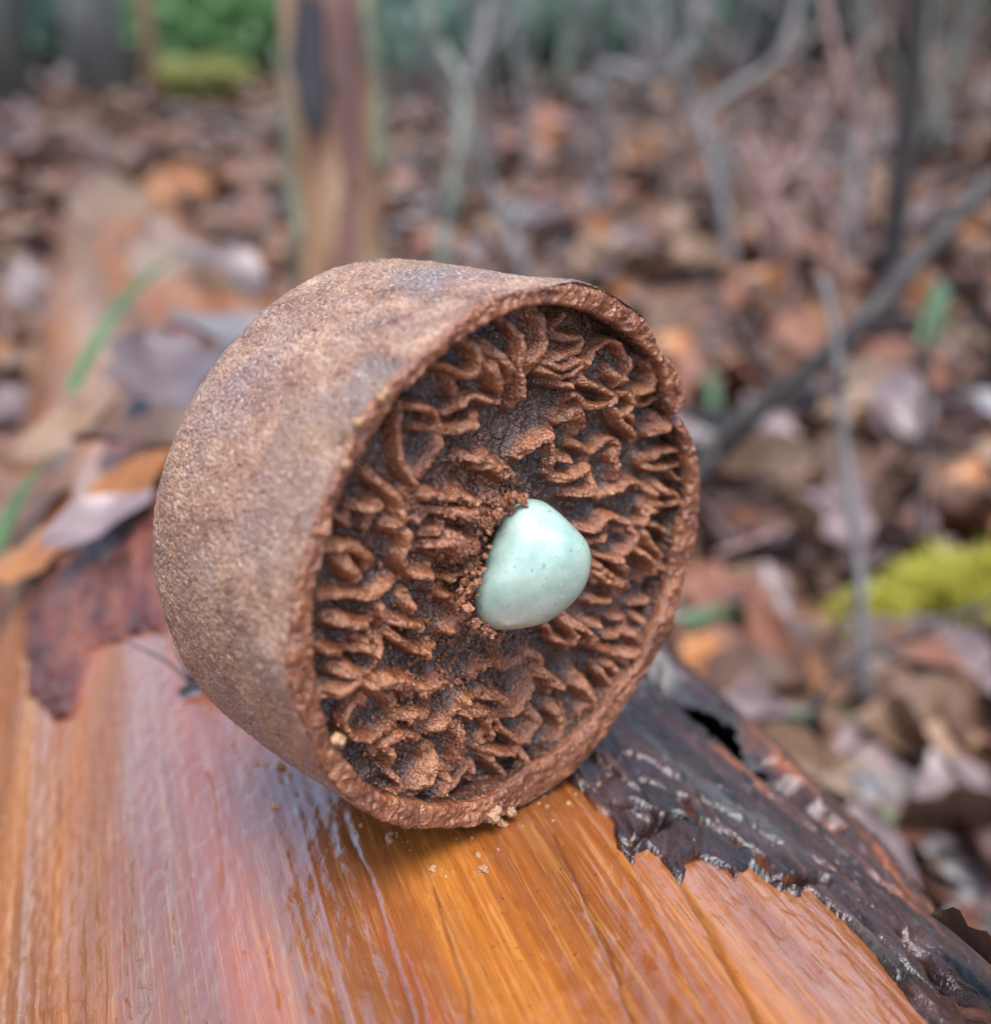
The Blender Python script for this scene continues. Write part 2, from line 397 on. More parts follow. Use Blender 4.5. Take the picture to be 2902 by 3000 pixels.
CRACKS = [  # (pixel polyline on the 1896 view, width m, depth m)
    ([(668, 1597), (690, 1640), (712, 1680), (735, 1770), (760, 1850), (785, 1960), (800, 2030)], .00030, .0014),
    ([(640, 1900), (655, 1960), (670, 2040)], .00030, .0010),
    ([(765, 1790), (790, 1870), (815, 1990)], .00030, .0008),
    ([(830, 1700), (860, 1800), (905, 1950)], .00026, .0007),
    ([(1235, 1590), (1300, 1690), (1390, 1850), (1470, 2000)], .00042, .0012),
    ([(1060, 1600), (1150, 1800), (1210, 1960)], .00026, .0006),
    ([(205, 1400), (208, 1600), (214, 1990)], .00026, -.0007),
    ([(120, 1500), (100, 1760), (80, 1990)], .00026, .0006),
    ([(50, 1350), (20, 1700)], .00034, .0006),
    ([(560, 1520), (640, 1800), (690, 1990)], .00026, -.0005),
    ([(1150, 1560), (1260, 1780), (1360, 1980)], .00034, -.0008),
    ([(930, 1640), (990, 1790), (1060, 1990)], .00030, -.0006),
    ([(400, 1480), (420, 1560), (430, 1700)], .00034, .0007),
]
arcs = np.r_[np.linspace(-math.pi * LR, -.115, 60)[:-1], np.linspace(-.115, .125, 860), np.linspace(.125, math.pi * LR, 60)[1:-1]]
alng = np.r_[np.linspace(-.16, .03, 60)[:-1], np.linspace(.03, .27, 440), np.linspace(.27, 1.35, 130)[1:]]
AR, AL = np.meshgrid(arcs, alng, indexing='ij'); P2 = np.stack([AR.ravel(), AL.ravel()], -1)
ar, al = P2.T
taper = 1 - .10 * sstep(.3, 1.35, al)
def wood_low(a, l): return .0008 * fbm(a * 22, l * 3.5, octaves=2, seed=21)
h = wood_low(ar, al) + .00010 * fbm(ar * 110, al * 5, octaves=2, seed=5) \
    + .00013 * fbm(ar * 700, al * 9, octaves=2, seed=8) + .00012 * fbm(ar * 700, al * 420, octaves=2, seed=9)
near = np.where((np.abs(ar) < .13) & (al < .32))[0]
crack = np.zeros(len(P2)); Pn = P2[near]
wig = np.stack([.00022 * fbm(Pn[:, 0] * 60, Pn[:, 1] * 220, octaves=2, seed=2), np.zeros(len(Pn))], -1)
for poly, wd, dp in CRACKS:
    q = on_log(*np.array(smooth_path(poly, 4)).T)
    d = seg_dist(Pn + wig, q); lo, hi = q[:, 1].min(), q[:, 1].max()
    k = np.exp(-(d / wd) ** 2)
    k = k * (.35 + .65 * sstep(-.4, .3, noise(Pn[:, 0] * 0 + wd * 9e4, Pn[:, 1] * 60, seed=6)))
    h[near] -= .45 * dp * k
    if dp > 0: crack[near] = np.maximum(crack[near], k * .6)
und = np.zeros(len(near))
for pl in UNDER: und = np.maximum(und, sstep(.0015, .004, seg_dist(Pn, pl, True)) * in_poly(Pn, pl))
h[near] -= .0042 * und; crack[near] = np.maximum(crack[near], und)  # wood under the bark also coloured near black, as shade behind the gaps
for gp, gw in GAPS:
    k = np.exp(-(seg_dist(Pn, on_log(*np.array(smooth_path(gp, 3)).T)) / gw) ** 4)
    h[near] -= .014 * k; crack[near] = np.maximum(crack[near], np.minimum(1, 1.6 * k))  # gap bottoms carved deep and painted near black to read as shade
worn = sstep(.010, .045, ar) * sstep(.30, .12, al)
endm = sstep(1.28, 1.35, al); h -= .03 * endm * (.5 + .5 * noise(ar * 60, al * 3, seed=44))
LV = log_point(ar, al, h)
ctr = LOGD * al[:, None] + LOGW * LW0 + np.array([0, 0, LZ0]); LV = ctr + (LV - ctr) * taper[:, None]
F = gridfaces(len(arcs), len(alng), True)
log = empty('fallen_log', tuple(LOGD * .15 + LOGW * LW0)); log_inv = Matrix.Translation(-Vector(log.location))
tag(log, 'wet barkless orange log carrying the brown cup', 'log')
def rel(V, o): return np.asarray(V, float) - np.array(o.location)
caps = [list(range(0, len(P2), len(alng)))]
wood = obj_from('wood', rel(LV, log), F, M['wood'], log, attrs={'lc': ('FLOAT_VECTOR', np.stack([ar, al, h], -1)),
        'crack': ('FLOAT', crack), 'worn': ('FLOAT', worn)})
for end, nm in ((0, 'cut_end'), (len(alng) - 1, 'cut_end')):
    ring = np.arange(len(arcs)) * len(alng) + end
    c = LV[ring].mean(0); n_ = len(ring)
    V = np.vstack([LV[ring], c + (LV[ring] - c) * .5 + LOGD * .004, c[None]])
    f = [(i, (i + 1) % n_, n_ + (i + 1) % n_, n_ + i) for i in range(n_)] + [(n_ + i, n_ + (i + 1) % n_, 2 * n_) for i in range(n_)]
    obj_from(nm, rel(V, log), f, M['tan_wood'], log)

# bark: a raised sheet of real thickness with ragged edges, plates and open gaps
def bark_sheet(name, poly_px, thick, step, cracks, label, seed, parent=log, extra='bark', box=None):
    poly = on_log(*np.array(poly_px, float).T) if box is None else np.array(box, float)
    lo, hi = poly.min(0) - .004, poly.max(0) + .004
    na, nl = int((hi[0] - lo[0]) / step[0]) + 2, int((hi[1] - lo[1]) / step[1]) + 2
    U, W = np.meshgrid(np.linspace(lo[0], hi[0], na), np.linspace(lo[1], hi[1], nl), indexing='ij')
    P = np.stack([U.ravel(), W.ravel()], -1); u, w_ = P.T
    Q = P + np.stack([.0009 * fbm(u * 300, w_ * 130, octaves=3, seed=seed), .0012 * fbm(u * 260, w_ * 160, octaves=3, seed=seed + 5)], -1)
    sd_ = seg_dist(Q, poly, True) * np.where(in_poly(Q, poly), 1, -1)
    # plates: stretched cells, each with its own level
    cells = rng.random((400, 2)) * (hi - lo) + lo; lev = rng.random(400)
    d1 = np.full(len(P), 9.); d2 = d1.copy(); i1 = np.zeros(len(P), int)
    for ci, cc in enumerate(cells):
        dd = np.hypot(Q[:, 0] - cc[0], (Q[:, 1] - cc[1]) * .33); nearer = dd < d1
        d2 = np.where(nearer, d1, np.minimum(d2, dd)); d1 = np.where(nearer, dd, d1); i1[nearer] = ci
    edge = sstep(0, .0006, d2 - d1)
    hh = wood_low(u, w_) + thick * (.55 + .60 * lev[i1]) * (.30 + .70 * edge) + .00028 * fbm(u * 420, w_ * 130, octaves=3, seed=seed + 9) + .00022 * fbm(u * 900, w_ * 500, octaves=2, seed=seed + 12)
    opened = np.full(len(P), 9.)
    if box is not None:                          # beyond the long gap the bark stands up off the wood
        gp = np.vstack([on_log(*np.array(g_).T) for g_, _ in GAPS[:2]]); gp = gp[np.argsort(gp[:, 1])]
        du = u - np.interp(w_, gp[:, 1], gp[:, 0]); wv = sstep(gp[0, 1] - .004, gp[0, 1] + .02, w_) * (1 + .35 * noise(w_ * 220, w_ * 0, seed=4))
        hh = hh + .0030 * sstep(-.0002, .0004, du - .0014) * sstep(gp[0, 1] - .02, gp[0, 1] + .01, w_)
        opened = np.where((wv > .05) & (du > -.0022 * wv) & (du < .0038 * wv), 0, opened)
    for cpoly, wd, dp in cracks:
        q = on_log(*np.array(smooth_path(cpoly, 3)).T); d = seg_dist(P + .25 * (Q - P), q)
        hh = hh - dp * np.exp(-(d / wd) ** 4)
        if dp > .0041: opened = np.minimum(opened, d / wd)
    sk = sstep(0, .0004, sd_ + .0004 * noise(u * 900, w_ * 300, seed=seed + 20))
    hh = np.where(sk < 1, -.0012 + (hh + .0012) * sk, hh)
    V = log_point(u, w_, hh)
    f = gridfaces(na, nl); keep = (sd_[f] > -.0012).any(1) & (opened[f] > .75).any(1); f = f[keep]
    used = np.unique(f); mp = np.full(len(P), -1); mp[used] = np.arange(len(used))
    V = V[used]; t_ = 1 - .10 * sstep(.3, 1.35, w_[used]); c_ = LOGD * w_[used][:, None] + LOGW * LW0 + np.array([0, 0, LZ0])
    V = c_ + (V - c_) * t_[:, None]
    o = obj_from(name, rel(V, log), mp[f], M[extra], parent, attrs={'lc': ('FLOAT_VECTOR', np.stack([u, w_, hh], -1)[used])})
    o['label'] = label
    return o
bcr = [
    (b2f([(165, 125), (260, 200), (360, 300), (430, 370), (510, 440), (610, 535), (700, 620)]), .0045, .0070),
    (b2f([(750, 680), (850, 740), (900, 800), (960, 850), (1020, 905)]), .0026, .0060),
    (b2f([(0, 820), (90, 810), (160, 830), (200, 870)]), .0007, .0035),
    (b2f([(140, 960), (200, 920), (260, 880), (320, 880)]), .0007, .0035),
    (b2f([(330, 770), (370, 830), (400, 880), (470, 920), (560, 960), (640, 1020), (710, 1070), (740, 1130), (800, 1180), (860, 1200), (950, 1190), (1050, 1180)]), .0009, .0040),
    (b2f([(510, 730), (560, 790), (620, 850), (680, 920), (740, 970), (820, 1010)]), .0006, .0030),
    (b2f([(370, 1120), (440, 1090), (510, 1110), (550, 1140)]), .0009, .0038),
    (b2f([(1500, 1545), (1590, 1640), (1690, 1740)]), .0024, .0060),
    (b2f([(1100, 1100), (1250, 1260), (1400, 1420), (1500, 1520)]), .0005, .0020),
]
bark_sheet('bark', None, .0013, (.00030, .00040), bcr, 'flaking dark wet bark along the right flank of the log', 60, box=bark_box)
bark_sheet('bark', leftb, .0013, (.0007, .0012), [], 'dark red-brown bark remnant left of the cup', 90, extra='bark_red')

farb = [(215, 985), (300, 1000), (335, 900), (330, 780), (420, 640), (330, 600), (255, 760), (190, 900)]
bark_sheet('bark', farb, .0014, (.0009, .0020), [], 'red-brown bark remnant on the far part of the log', 120, extra='bark_red')

# ------------------------------------------------------------------ the cup
CUPC_cam = np.array([.00464, -.00758, -.12861]); th_, ph_ = .825, -.359
n_cam = np.array([math.sin(th_) * math.cos(ph_), math.sin(th_) * math.sin(ph_), math.cos(th_)])
u_cam = np.cross([0, 1, 0], n_cam); u_cam /= np.linalg.norm(u_cam); v_cam = np.cross(n_cam, u_cam)
cn, cu, cv = cam2world(n_cam), cam2world(u_cam), cam2world(v_cam); CC = CAM + cam2world(CUPC_cam)
def face_uv(px, py, depth):
    """cup-face coordinates (m) of photograph pixels, on the plane depth metres behind the rim"""
    d = ray(px, py); o = CC - cn * depth - CAM
    t = (o @ cn) / (d @ cn); q = d * t[..., None] - o
    return np.stack([q @ cu, q @ cv], -1)
OUT = np.array([(1261,1021),(1190,1074),(1151,1119),(1090,1174),(1050,1232),(1027,1306),(1005,1356),(971,1409),(955,1448),(937,1503),(924,1555),(908,1608),(892,1640),(878,1700),(866,1753),(858,1819),(850,1898),(845,1926),(845,2005),(861,2058),(885,2098),(903,2150),(927,2203),(958,2269),(1000,2322),(1037,2359),(1200,2430),(1270,2433),(1357,2427),(1511,2377),(1579,2338),(1643,2296),(1699,2251),(2038,1650),(2014,1684),(1996,1742),(1982,1774),(1969,1835),(1945,1900),(1911,1953),(1877,2001),(1840,2061),(1787,2146),(2003,1243),(2032,1277),(2043,1335),(2056,1388),(2053,1441),(2051,1494),(2046,1560),(2035,1625),(1690,826),(1758,849),(1811,875),(1850,904),(1893,930),(1922,980),(1930,1015),(1943,1046),(1977,1067),(1993,1091),(2009,1136),(2014,1181),(1988,1223),(1622,841),(1530,856),(1424,883),(1358,928),(1287,978),(1240,1030)], float)
INN = np.array([(1300,1045),(1211,1121),(1151,1190),(1111,1258),(1064,1340),(1027,1411),(1008,1448),(982,1503),(971,1563),(953,1621),(942,1679),(932,1740),(927,1806),(923,1872),(924,1934),(932,2005),(950,2063),(969,2137),(998,2198),(1032,2248),(1077,2295),(1130,2335),(1200,2349),(1312,2363),(1424,2349),(1480,2321),(1551,2256),(1621,2217),(1699,2152),(1956,1742),(1906,1861),(1866,1982),(1814,2009),(1787,2069),(1742,2111),(2022,1362),(2024,1415),(2022,1467),(1998,1546),(1982,1599),(1600,893),(1687,904),(1758,928),(1819,962),(1864,994),(1903,1033),(1943,1078),(1953,1136),(1961,1202),(1516,912),(1464,936),(1371,980),(1305,1033),(1240,1091)], float)
def polar_fn(pix, sm):
    q = face_uv(pix[:, 0], pix[:, 1], 0.0); a = np.arctan2(q[:, 1], q[:, 0]); r = np.hypot(*q.T)
    o = np.argsort(a); a, r = a[o], r[o]
    t = np.linspace(-np.pi, np.pi, 721)
    y = np.interp(t, np.r_[a - 2 * np.pi, a, a + 2 * np.pi], np.r_[r, r, r])
    k = np.exp(-.5 * (np.arange(-30, 31) / sm) ** 2); k /= k.sum()
    y = np.convolve(np.r_[y[-31:-1], y, y[1:31]], k, 'valid')
    return lambda x: np.interp((np.asarray(x) + np.pi) % (2 * np.pi) - np.pi, t, y)
r_out, r_in = polar_fn(OUT, 5.0), polar_fn(INN, 6.0)
NA = 1400
phi = np.linspace(0, 2 * np.pi, NA + 1)[:-1]
Lb, Rb, Cr, R0 = .0343, .0359, .0069, .035
rows = []                                                     # (kind, depth, radius factor)
for t in np.linspace(0, 1, 16)[:-1]: rows.append(('b', Lb, t * (Rb - Cr)))
for a in np.linspace(0, np.pi / 2, 22)[:-1]: rows.append(('b', Lb - Cr + Cr * math.cos(a), Rb - Cr + Cr * math.sin(a)))
for t in np.linspace(1, 0, 175):
    s = t * (Lb - Cr) + .0004; rows.append(('b', s, R0 + (Rb - R0) * t + .00037 * 4 * t * (1 - t)))
for t in np.linspace(0, 1, 44): rows.append(('r', 0, t))
for t in np.linspace(0, 1, 24)[1:]: rows.append(('w', .0066 * t, 0))
nr = len(rows); SV = np.zeros((NA, nr, 3)); FC = np.zeros((NA, nr, 3))
ro, ri = r_out(phi), r_in(phi)
jag = .00018 * fbm(phi * 26, phi * 0 + 3, octaves=3, seed=31)
for j, (k, s, r) in enumerate(rows):
    if k == 'b':
        bl = np.exp(-(s / .006) ** 2) if r > .03 else 0.0
        rad = r * (1 + bl * (ro / R0 - 1)); dep = np.full(NA, s)
        px, py, pz = rad * np.cos(phi), rad * np.sin(phi), dep
        m_ = 1000
        d = .00007 * fbm(px * 350, py * 350, pz * 350, 2, 40) + .00005 * noise(px * 1100, py * 1100, pz * 1100, 41) \
            + .00011 * noise(px * 2300, py * 2300, pz * 2300, 42) + .00028 * fbm(px * 60, py * 60, pz * 60, 2, 43)
        d = d * min(1.0, s / .002 + .3)
        rad = rad + (d if r >= Rb - Cr else 0); dep = dep + (d if r < Rb - Cr else 0)
    elif k == 'r':
        rad = ro + (ri - ro) * r + jag * (1 - r) * .6
        e = .0006
        round_ = .0005 * (2 * r - 1) ** 6
        px, py = rad * np.cos(phi), rad * np.sin(phi)
        dep = round_ + .00028 * fbm(px * 500, py * 500, None, 3, 50) + .00022 * noise(px * 1600, py * 1600, None, 51) + .0004 * fbm(px * 110, py * 110, None, 2, 52)
    else:
        rad = ri + .0006 * (s / .0066) + .00022 * fbm(phi * 40, phi * 0 + s * 600, None, 3, 55) * min(1, s / .001)
        px, py = rad * np.cos(phi), rad * np.sin(phi)
        dep = .0005 + .00028 * fbm(ri * np.cos(phi) * 500, ri * np.sin(phi) * 500, None, 3, 50) * max(0, 1 - s / .002) + s
    px, py = rad * np.cos(phi), rad * np.sin(phi)
    SV[:, j] = CC + cu * px[:, None] + cv * py[:, None] - cn * np.asarray(dep)[:, None]
    FC[:, j] = np.stack([px, py, dep * np.ones(NA)], -1)
# a gap broken through the rim at the upper right
pn = np.arctan2(*face_uv(np.array([1990.]), np.array([1226.]), 0.0)[0][::-1])
dphi = (phi - pn + np.pi) % (2 * np.pi) - np.pi
notch = np.exp(-(dphi / .022) ** 2) * .0024
fz = np.exp(-(FC[:, :, 2] / .0035) ** 2)
SV -= (notch[:, None] * fz)[..., None] * cn
cup = empty('brown_cup', tuple(CC - cn * .017 - np.array([0, 0, .036])))
tag(cup, 'rough brown cup lying on its side, hollow wrinkled face towards us', 'cup')
rim0 = 16 - 1 + 21 + 175
FS = gridfaces(NA, nr, True)
col_j = (FS[:, 0] % nr)
def sub(V, F, attrs):
    used = np.unique(F); mp = np.full(len(V), -1); mp[used] = np.arange(len(used))
    return V[used], mp[F], {k: (t, d[used]) for k, (t, d) in attrs.items()}
SVf, FCf = SV.reshape(-1, 3), FC.reshape(-1, 3)
v_, f_, a_ = sub(SVf, FS[col_j < rim0 - 1], {'fc': ('FLOAT_VECTOR', FCf)})
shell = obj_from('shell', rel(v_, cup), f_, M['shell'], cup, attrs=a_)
v_, f_, a_ = sub(SVf, FS[col_j >= rim0 - 1], {'fc': ('FLOAT_VECTOR', FCf), 'ridge': ('FLOAT', np.where(np.tile(np.arange(nr) > rim0 + 46, NA), .12, .5))})  # inner wall coloured dark like the floor, painting in the recess shade
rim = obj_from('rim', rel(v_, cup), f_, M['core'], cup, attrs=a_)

# ridged floor of the cup: walls traced from the photograph, as relief on a fine grid
K = .2637
RIDGES = {  # crop origin, scale: polylines (points, width factor)
 (1200, 780, K): [([(1070,570),(1170,760),(1170,950),(1150,1080),(1190,1250),(1180,1450),(1160,1560)],1.0), ([(1390,500),(1440,600),(1450,780),(1420,950),(1340,1050),(1280,1170)],1.5),
   ([(620,810),(680,920),(700,1080),(670,1190),(560,1220),(430,1150),(310,1090),(230,1070)],1.0), ([(450,1160),(490,1300),(550,1390)],1.3), ([(860,900),(960,1010),(1040,1120),(1110,1250)],1.4),
   ([(870,1000),(880,1150),(960,1300),(1040,1420)],1.6), ([(440,1640),(560,1540),(650,1470),(800,1470),(950,1500),(1060,1480)],.9), ([(460,1820),(600,1770),(740,1710)],1.0), ([(0,1560),(100,1560),(180,1640),(190,1760)],.9)],
 (1600, 780, K): [([(440,1190),(410,1080),(500,1010),(560,930),(680,850),(780,870),(840,960),(870,1050),(860,1160),(840,1260),(780,1330)],.9), ([(700,1130),(730,1210),(820,1260)],.9),
   ([(260,1290),(400,1230)],.9), ([(430,1320),(560,1340),(680,1400),(770,1440),(700,1500),(580,1560),(440,1560),(370,1490),(280,1420),(240,1460),(200,1560)],1.0),
   ([(770,1440),(870,1390),(930,1480),(950,1560),(900,1650),(980,1720),(1000,1830)],1.0), ([(760,1490),(740,1600),(790,1720),(850,1800),(930,1870),(1000,1880)],1.0), ([(790,1550),(840,1650),(900,1720)],.7),
   ([(1190,990),(1100,1060),(1140,1150),(1130,1260),(1090,1340),(1000,1400),(980,1500)],1.4), ([(1260,1370),(1190,1460),(1090,1540),(1000,1560)],.9), ([(1230,1690),(1260,1750),(1210,1800),(1150,1850)],1.3),
   ([(270,440),(200,560),(150,620),(130,720)],.9), ([(150,1660),(330,1640),(390,1720),(380,1820)],1.8), ([(0,1250),(100,1280),(200,1300),(260,1290)],1.0),
   ([(170,770),(300,790),(390,810),(340,930),(230,960),(100,980),(0,1030)],1.0), ([(-120,1030),(0,1090),(120,1090),(250,1050),(280,1100),(200,1160),(0,1200),(-130,1120)],1.0)],
 (1600, 1230, K): [([(330,270),(450,300),(560,340),(700,220),(800,290),(760,390),(790,520),(790,650)],1.1), ([(220,460),(320,460)],.9), ([(540,440),(500,520),(400,600),(280,660),(150,680)],1.0), ([(290,810),(400,820),(530,760),(540,620)],1.2),
   ([(640,870),(740,800),(820,760),(900,700),(1010,700),(1090,760)],.9), ([(1100,490),(1200,540),(1340,520),(1450,440),(1480,370),(1380,330),(1240,350),(1190,410),(1100,440)],1.0), ([(1230,700),(1290,790),(1400,830),(1400,900),(1300,940),(1220,930),(1150,950)],1.0),
   ([(1160,750),(1200,830),(1180,900)],1.0), ([(1130,960),(1170,1010),(1260,1020)],1.0), ([(1140,1150),(1250,1190),(1340,1260),(1410,1310),(1370,1390)],1.0), ([(1090,1180),(1070,1290),(1110,1400),(1170,1480),(1160,1580)],1.0),
   ([(1010,1390),(960,1430),(1010,1480),(1080,1560),(1110,1660),(1080,1780)],1.0), ([(1150,1700),(1230,1640),(1320,1650)],1.0), ([(400,1210),(520,1190),(620,1090),(720,1080),(800,1090)],1.0), ([(450,1340),(560,1330),(660,1260),(720,1190)],1.0),
   ([(820,1110),(900,1160),(870,1250)],1.0), ([(980,1200),(1000,1300),(960,1370),(870,1430),(780,1490),(760,1550),(650,1520),(530,1480)],1.0), ([(520,1580),(600,1660),(700,1740),(790,1790),(850,1810)],1.1), ([(750,1570),(820,1680),(850,1800)],1.0), ([(1000,1190),(1080,1150),(1130,1080),(1110,980)],.9),
   ([(1380,570),(1440,640),(1580,670)],.8), ([(1460,1430),(1540,1520),(1660,1500)],.8)],
 (1550, 1650, K): [([(720,60),(800,180),(900,210),(1020,230),(1000,340)],1.3), ([(180,680),(250,780),(300,850),(400,880),(460,920)],1.0), ([(390,600),(430,700),(480,780),(460,860),(430,950)],1.0), ([(490,660),(580,720),(640,800),(650,880),(740,940),(830,980),(910,960)],1.0),
   ([(740,440),(850,430),(960,400)],1.0), ([(700,700),(800,680)],.9), ([(940,600),(1050,600),(1060,700),(1000,790),(880,820)],1.2), ([(1060,740),(1150,830),(1170,930),(1080,990),(960,1000)],1.3), ([(1210,490),(1320,440),(1450,400),(1560,420),(1630,470)],1.0), ([(1540,460),(1430,540),(1330,580)],.9),
   ([(1220,620),(1280,700),(1330,790)],1.0), ([(1020,1070),(1100,1130),(1150,1220),(1200,1280)],1.2), ([(760,1130),(800,1220),(860,1330),(870,1460),(910,1560)],1.1), ([(840,1110),(920,1150),(960,1260),(960,1400)],1.1), ([(60,1240),(170,1230),(260,1290),(250,1400)],1.0), ([(320,1340),(350,1380),(420,1430)],.9),
   ([(560,1300),(640,1400),(660,1530),(600,1640)],1.8), ([(260,1620),(320,1690),(340,1800),(320,1890)],1.1), ([(640,1680),(720,1700)],1.0), ([(0,1000),(80,1010),(130,1080),(90,1200)],1.1)],
 (800, 1000, K): [([(1400,690),(1350,900),(1380,1100),(1400,1300),(1460,1480),(1550,1640),(1480,1700)],1.0), ([(1400,690),(1560,710),(1680,780),(1740,890),(1680,960),(1580,960)],.9), ([(1080,1460),(1150,1570),(1270,1670),(1340,1790),(1350,1990),(1260,2030)],1.1)],
 (800, 1450, K): [([(900,130),(1030,150),(1170,110)],1.1), ([(1110,260),(1070,350)],1.0), ([(700,210),(760,280),(840,320),(870,250)],.9), ([(1330,370),(1400,420),(1410,560),(1380,680),(1440,790),(1530,880),(1650,890),(1760,890)],1.0), ([(1450,310),(1560,260),(1640,190),(1790,150)],1.0), ([(1500,150),(1590,120)],1.0),
   ([(610,600),(760,590),(900,610),(1040,670),(1100,730),(1090,800)],1.3), ([(770,690),(850,820),(950,920)],1.5), ([(470,1170),(600,1130),(720,1130),(860,1120),(950,1120),(1100,1110),(1220,1040),(1370,960)],1.1), ([(660,1380),(780,1390),(900,1430),(1020,1430),(1120,1390)],1.2), ([(1180,1130),(1200,1280),(1240,1420)],1.3),
   ([(460,1740),(600,1710),(740,1750),(850,1720)],1.0), ([(910,1740),(1000,1700),(1080,1760)],.9), ([(1260,1570),(1210,1650),(1170,1780),(1150,1890)],1.2), ([(950,1580),(1040,1620),(1120,1600)],1.0), ([(1310,1540),(1400,1620),(1560,1700),(1700,1740),(1800,1740)],1.1), ([(1320,1400),(1440,1420),(1560,1440),(1680,1500)],1.1), ([(1480,1110),(1500,1250),(1540,1320)],1.0)],
 (800, 1900, K): [([(1060,560),(920,590),(850,660),(790,780),(800,900),(880,980),(1030,1000),(1160,990),(1280,920),(1380,870)],1.0), ([(1040,330),(1130,380),(1220,350),(1350,380),(1480,400),(1540,480)],1.7), ([(1280,470),(1350,580),(1400,730)],1.4), ([(700,210),(800,250),(880,300),(780,420),(640,480),(560,520)],1.4),
   ([(1150,1190),(1260,1080),(1380,1010),(1520,960),(1640,1030)],1.2), ([(1260,1100),(1330,1200),(1350,1300)],1.3), ([(1330,1390),(1420,1470),(1410,1580),(1330,1660)],1.0), ([(1760,1150),(1770,1250),(1700,1400),(1620,1530),(1540,1640)],1.7), ([(1400,760),(1540,730),(1680,720),(1740,640)],1.2), ([(1660,900),(1780,860),(1896,800)],1.0)],
 (1200, 1900, .2806): [([(500,800),(520,950),(500,1100),(480,1250)],1.5), ([(400,1290),(420,1380),(380,1470),(310,1600)],1.2), ([(780,1060),(850,1090),(960,1090),(1060,1060),(1130,980),(1060,900),(980,850),(930,770),(850,790),(880,900),(900,970)],.9), ([(780,1060),(820,940)],.8),
   ([(830,1110),(880,1200),(960,1280),(990,1380),(960,1480),(940,1590)],1.1), ([(1150,1050),(1180,1150),(1190,1250)],1.1), ([(1290,680),(1350,750),(1280,830),(1200,960),(1150,1040)],1.3), ([(1520,590),(1560,720),(1550,850),(1500,980),(1440,1060)],1.2), ([(1310,290),(1250,390),(1180,520),(1120,640),(1000,720)],1.5),
   ([(430,740),(300,800),(180,850)],1.2), ([(500,660),(600,650),(560,560),(640,520)],1.0), ([(720,700),(800,690),(920,700)],1.3), ([(800,500),(950,520),(1060,600)],1.4), ([(720,1290),(710,1400)],1.0), ([(1330,200),(1420,260),(1480,440)],1.2), ([(1520,390),(1620,420)],.9), ([(1050,200),(1150,130),(1250,60)],1.2), ([(880,130),(760,170),(700,300)],1.1), ([(0,350),(80,430),(200,440),(330,380),(370,430)],1.2)],
 (1150, 1200, K): [([(620,250),(740,220),(870,160),(940,70)],1.0), ([(580,290),(560,400),(480,470),(400,560),(310,690),(240,770)],1.1), ([(800,490),(880,540),(960,520),(1050,500)],1.0), ([(190,1010),(260,960),(380,920),(480,960),(600,980),(720,950),(880,1050)],1.0), ([(170,1130),(330,1080),(480,1100),(600,1130),(730,1150),(830,1090)],1.1),
   ([(330,1380),(450,1330),(510,1270)],1.0), ([(380,1500),(500,1480),(600,1500),(650,1600),(720,1720)],1.1), ([(570,1380),(700,1480),(850,1450)],1.2), ([(1000,600),(1100,620),(1240,700)],1.7), ([(1400,500),(1480,400),(1620,330),(1780,250)],1.2), ([(1780,300),(1790,500),(1760,700)],1.2)],
}
NG = 700; ext = .0345
gu = np.linspace(-ext, ext, NG); GU, GW = np.meshgrid(gu, gu, indexing='ij'); PU = np.stack([GU.ravel(), GW.ravel()], -1)
u_, v2 = PU.T; rad = np.hypot(u_, v2); ang = np.arctan2(v2, u_)
inside = rad < r_in(ang) + .0009
Qw = PU + np.stack([.00022 * fbm(u_ * 300, v2 * 300, None, 2, 71), .00022 * fbm(u_ * 300, v2 * 300, None, 2, 77)], -1)
ridge = np.zeros(len(PU)); tall = np.zeros(len(PU)); k = 0
for (ox, oy, sc_), lines in RIDGES.items():
    for pts, wf in lines:
        k += 1
        p = np.array(pts, float) * sc_ + np.array([ox, oy])
        q = face_uv(p[:, 0], p[:, 1], .0027); q = smooth_path(q, 4)
        lo, hi = q.min(0) - .003, q.max(0) + .003
        ix = np.where((PU[:, 0] > lo[0]) & (PU[:, 0] < hi[0]) & (PU[:, 1] > lo[1]) & (PU[:, 1] < hi[1]))[0]
        d = seg_dist(Qw[ix], q); wd = .00066 * wf
        prof = 1 / (1 + (d / wd) ** 4)
        hgt = (.0029 + .0004 * math.sin(k * 2.7)) * (1 + .22 * noise(u_[ix] * 170, v2[ix] * 170, None, 80 + k))
        tl = np.min(np.stack([np.hypot(*(Qw[ix] - q[e_]).T) for e_ in (0, -1)]), 0); val = prof * hgt * (.5 + .5 * sstep(0, .0014, tl))
        new = val > tall[ix]; tall[ix] = np.where(new, val, tall[ix]); ridge[ix] = np.maximum(ridge[ix], prof)
rs = np.random.default_rng(23); added = 0
st_c = face_uv(np.array([1563.]), np.array([1650.]), .003)[0]
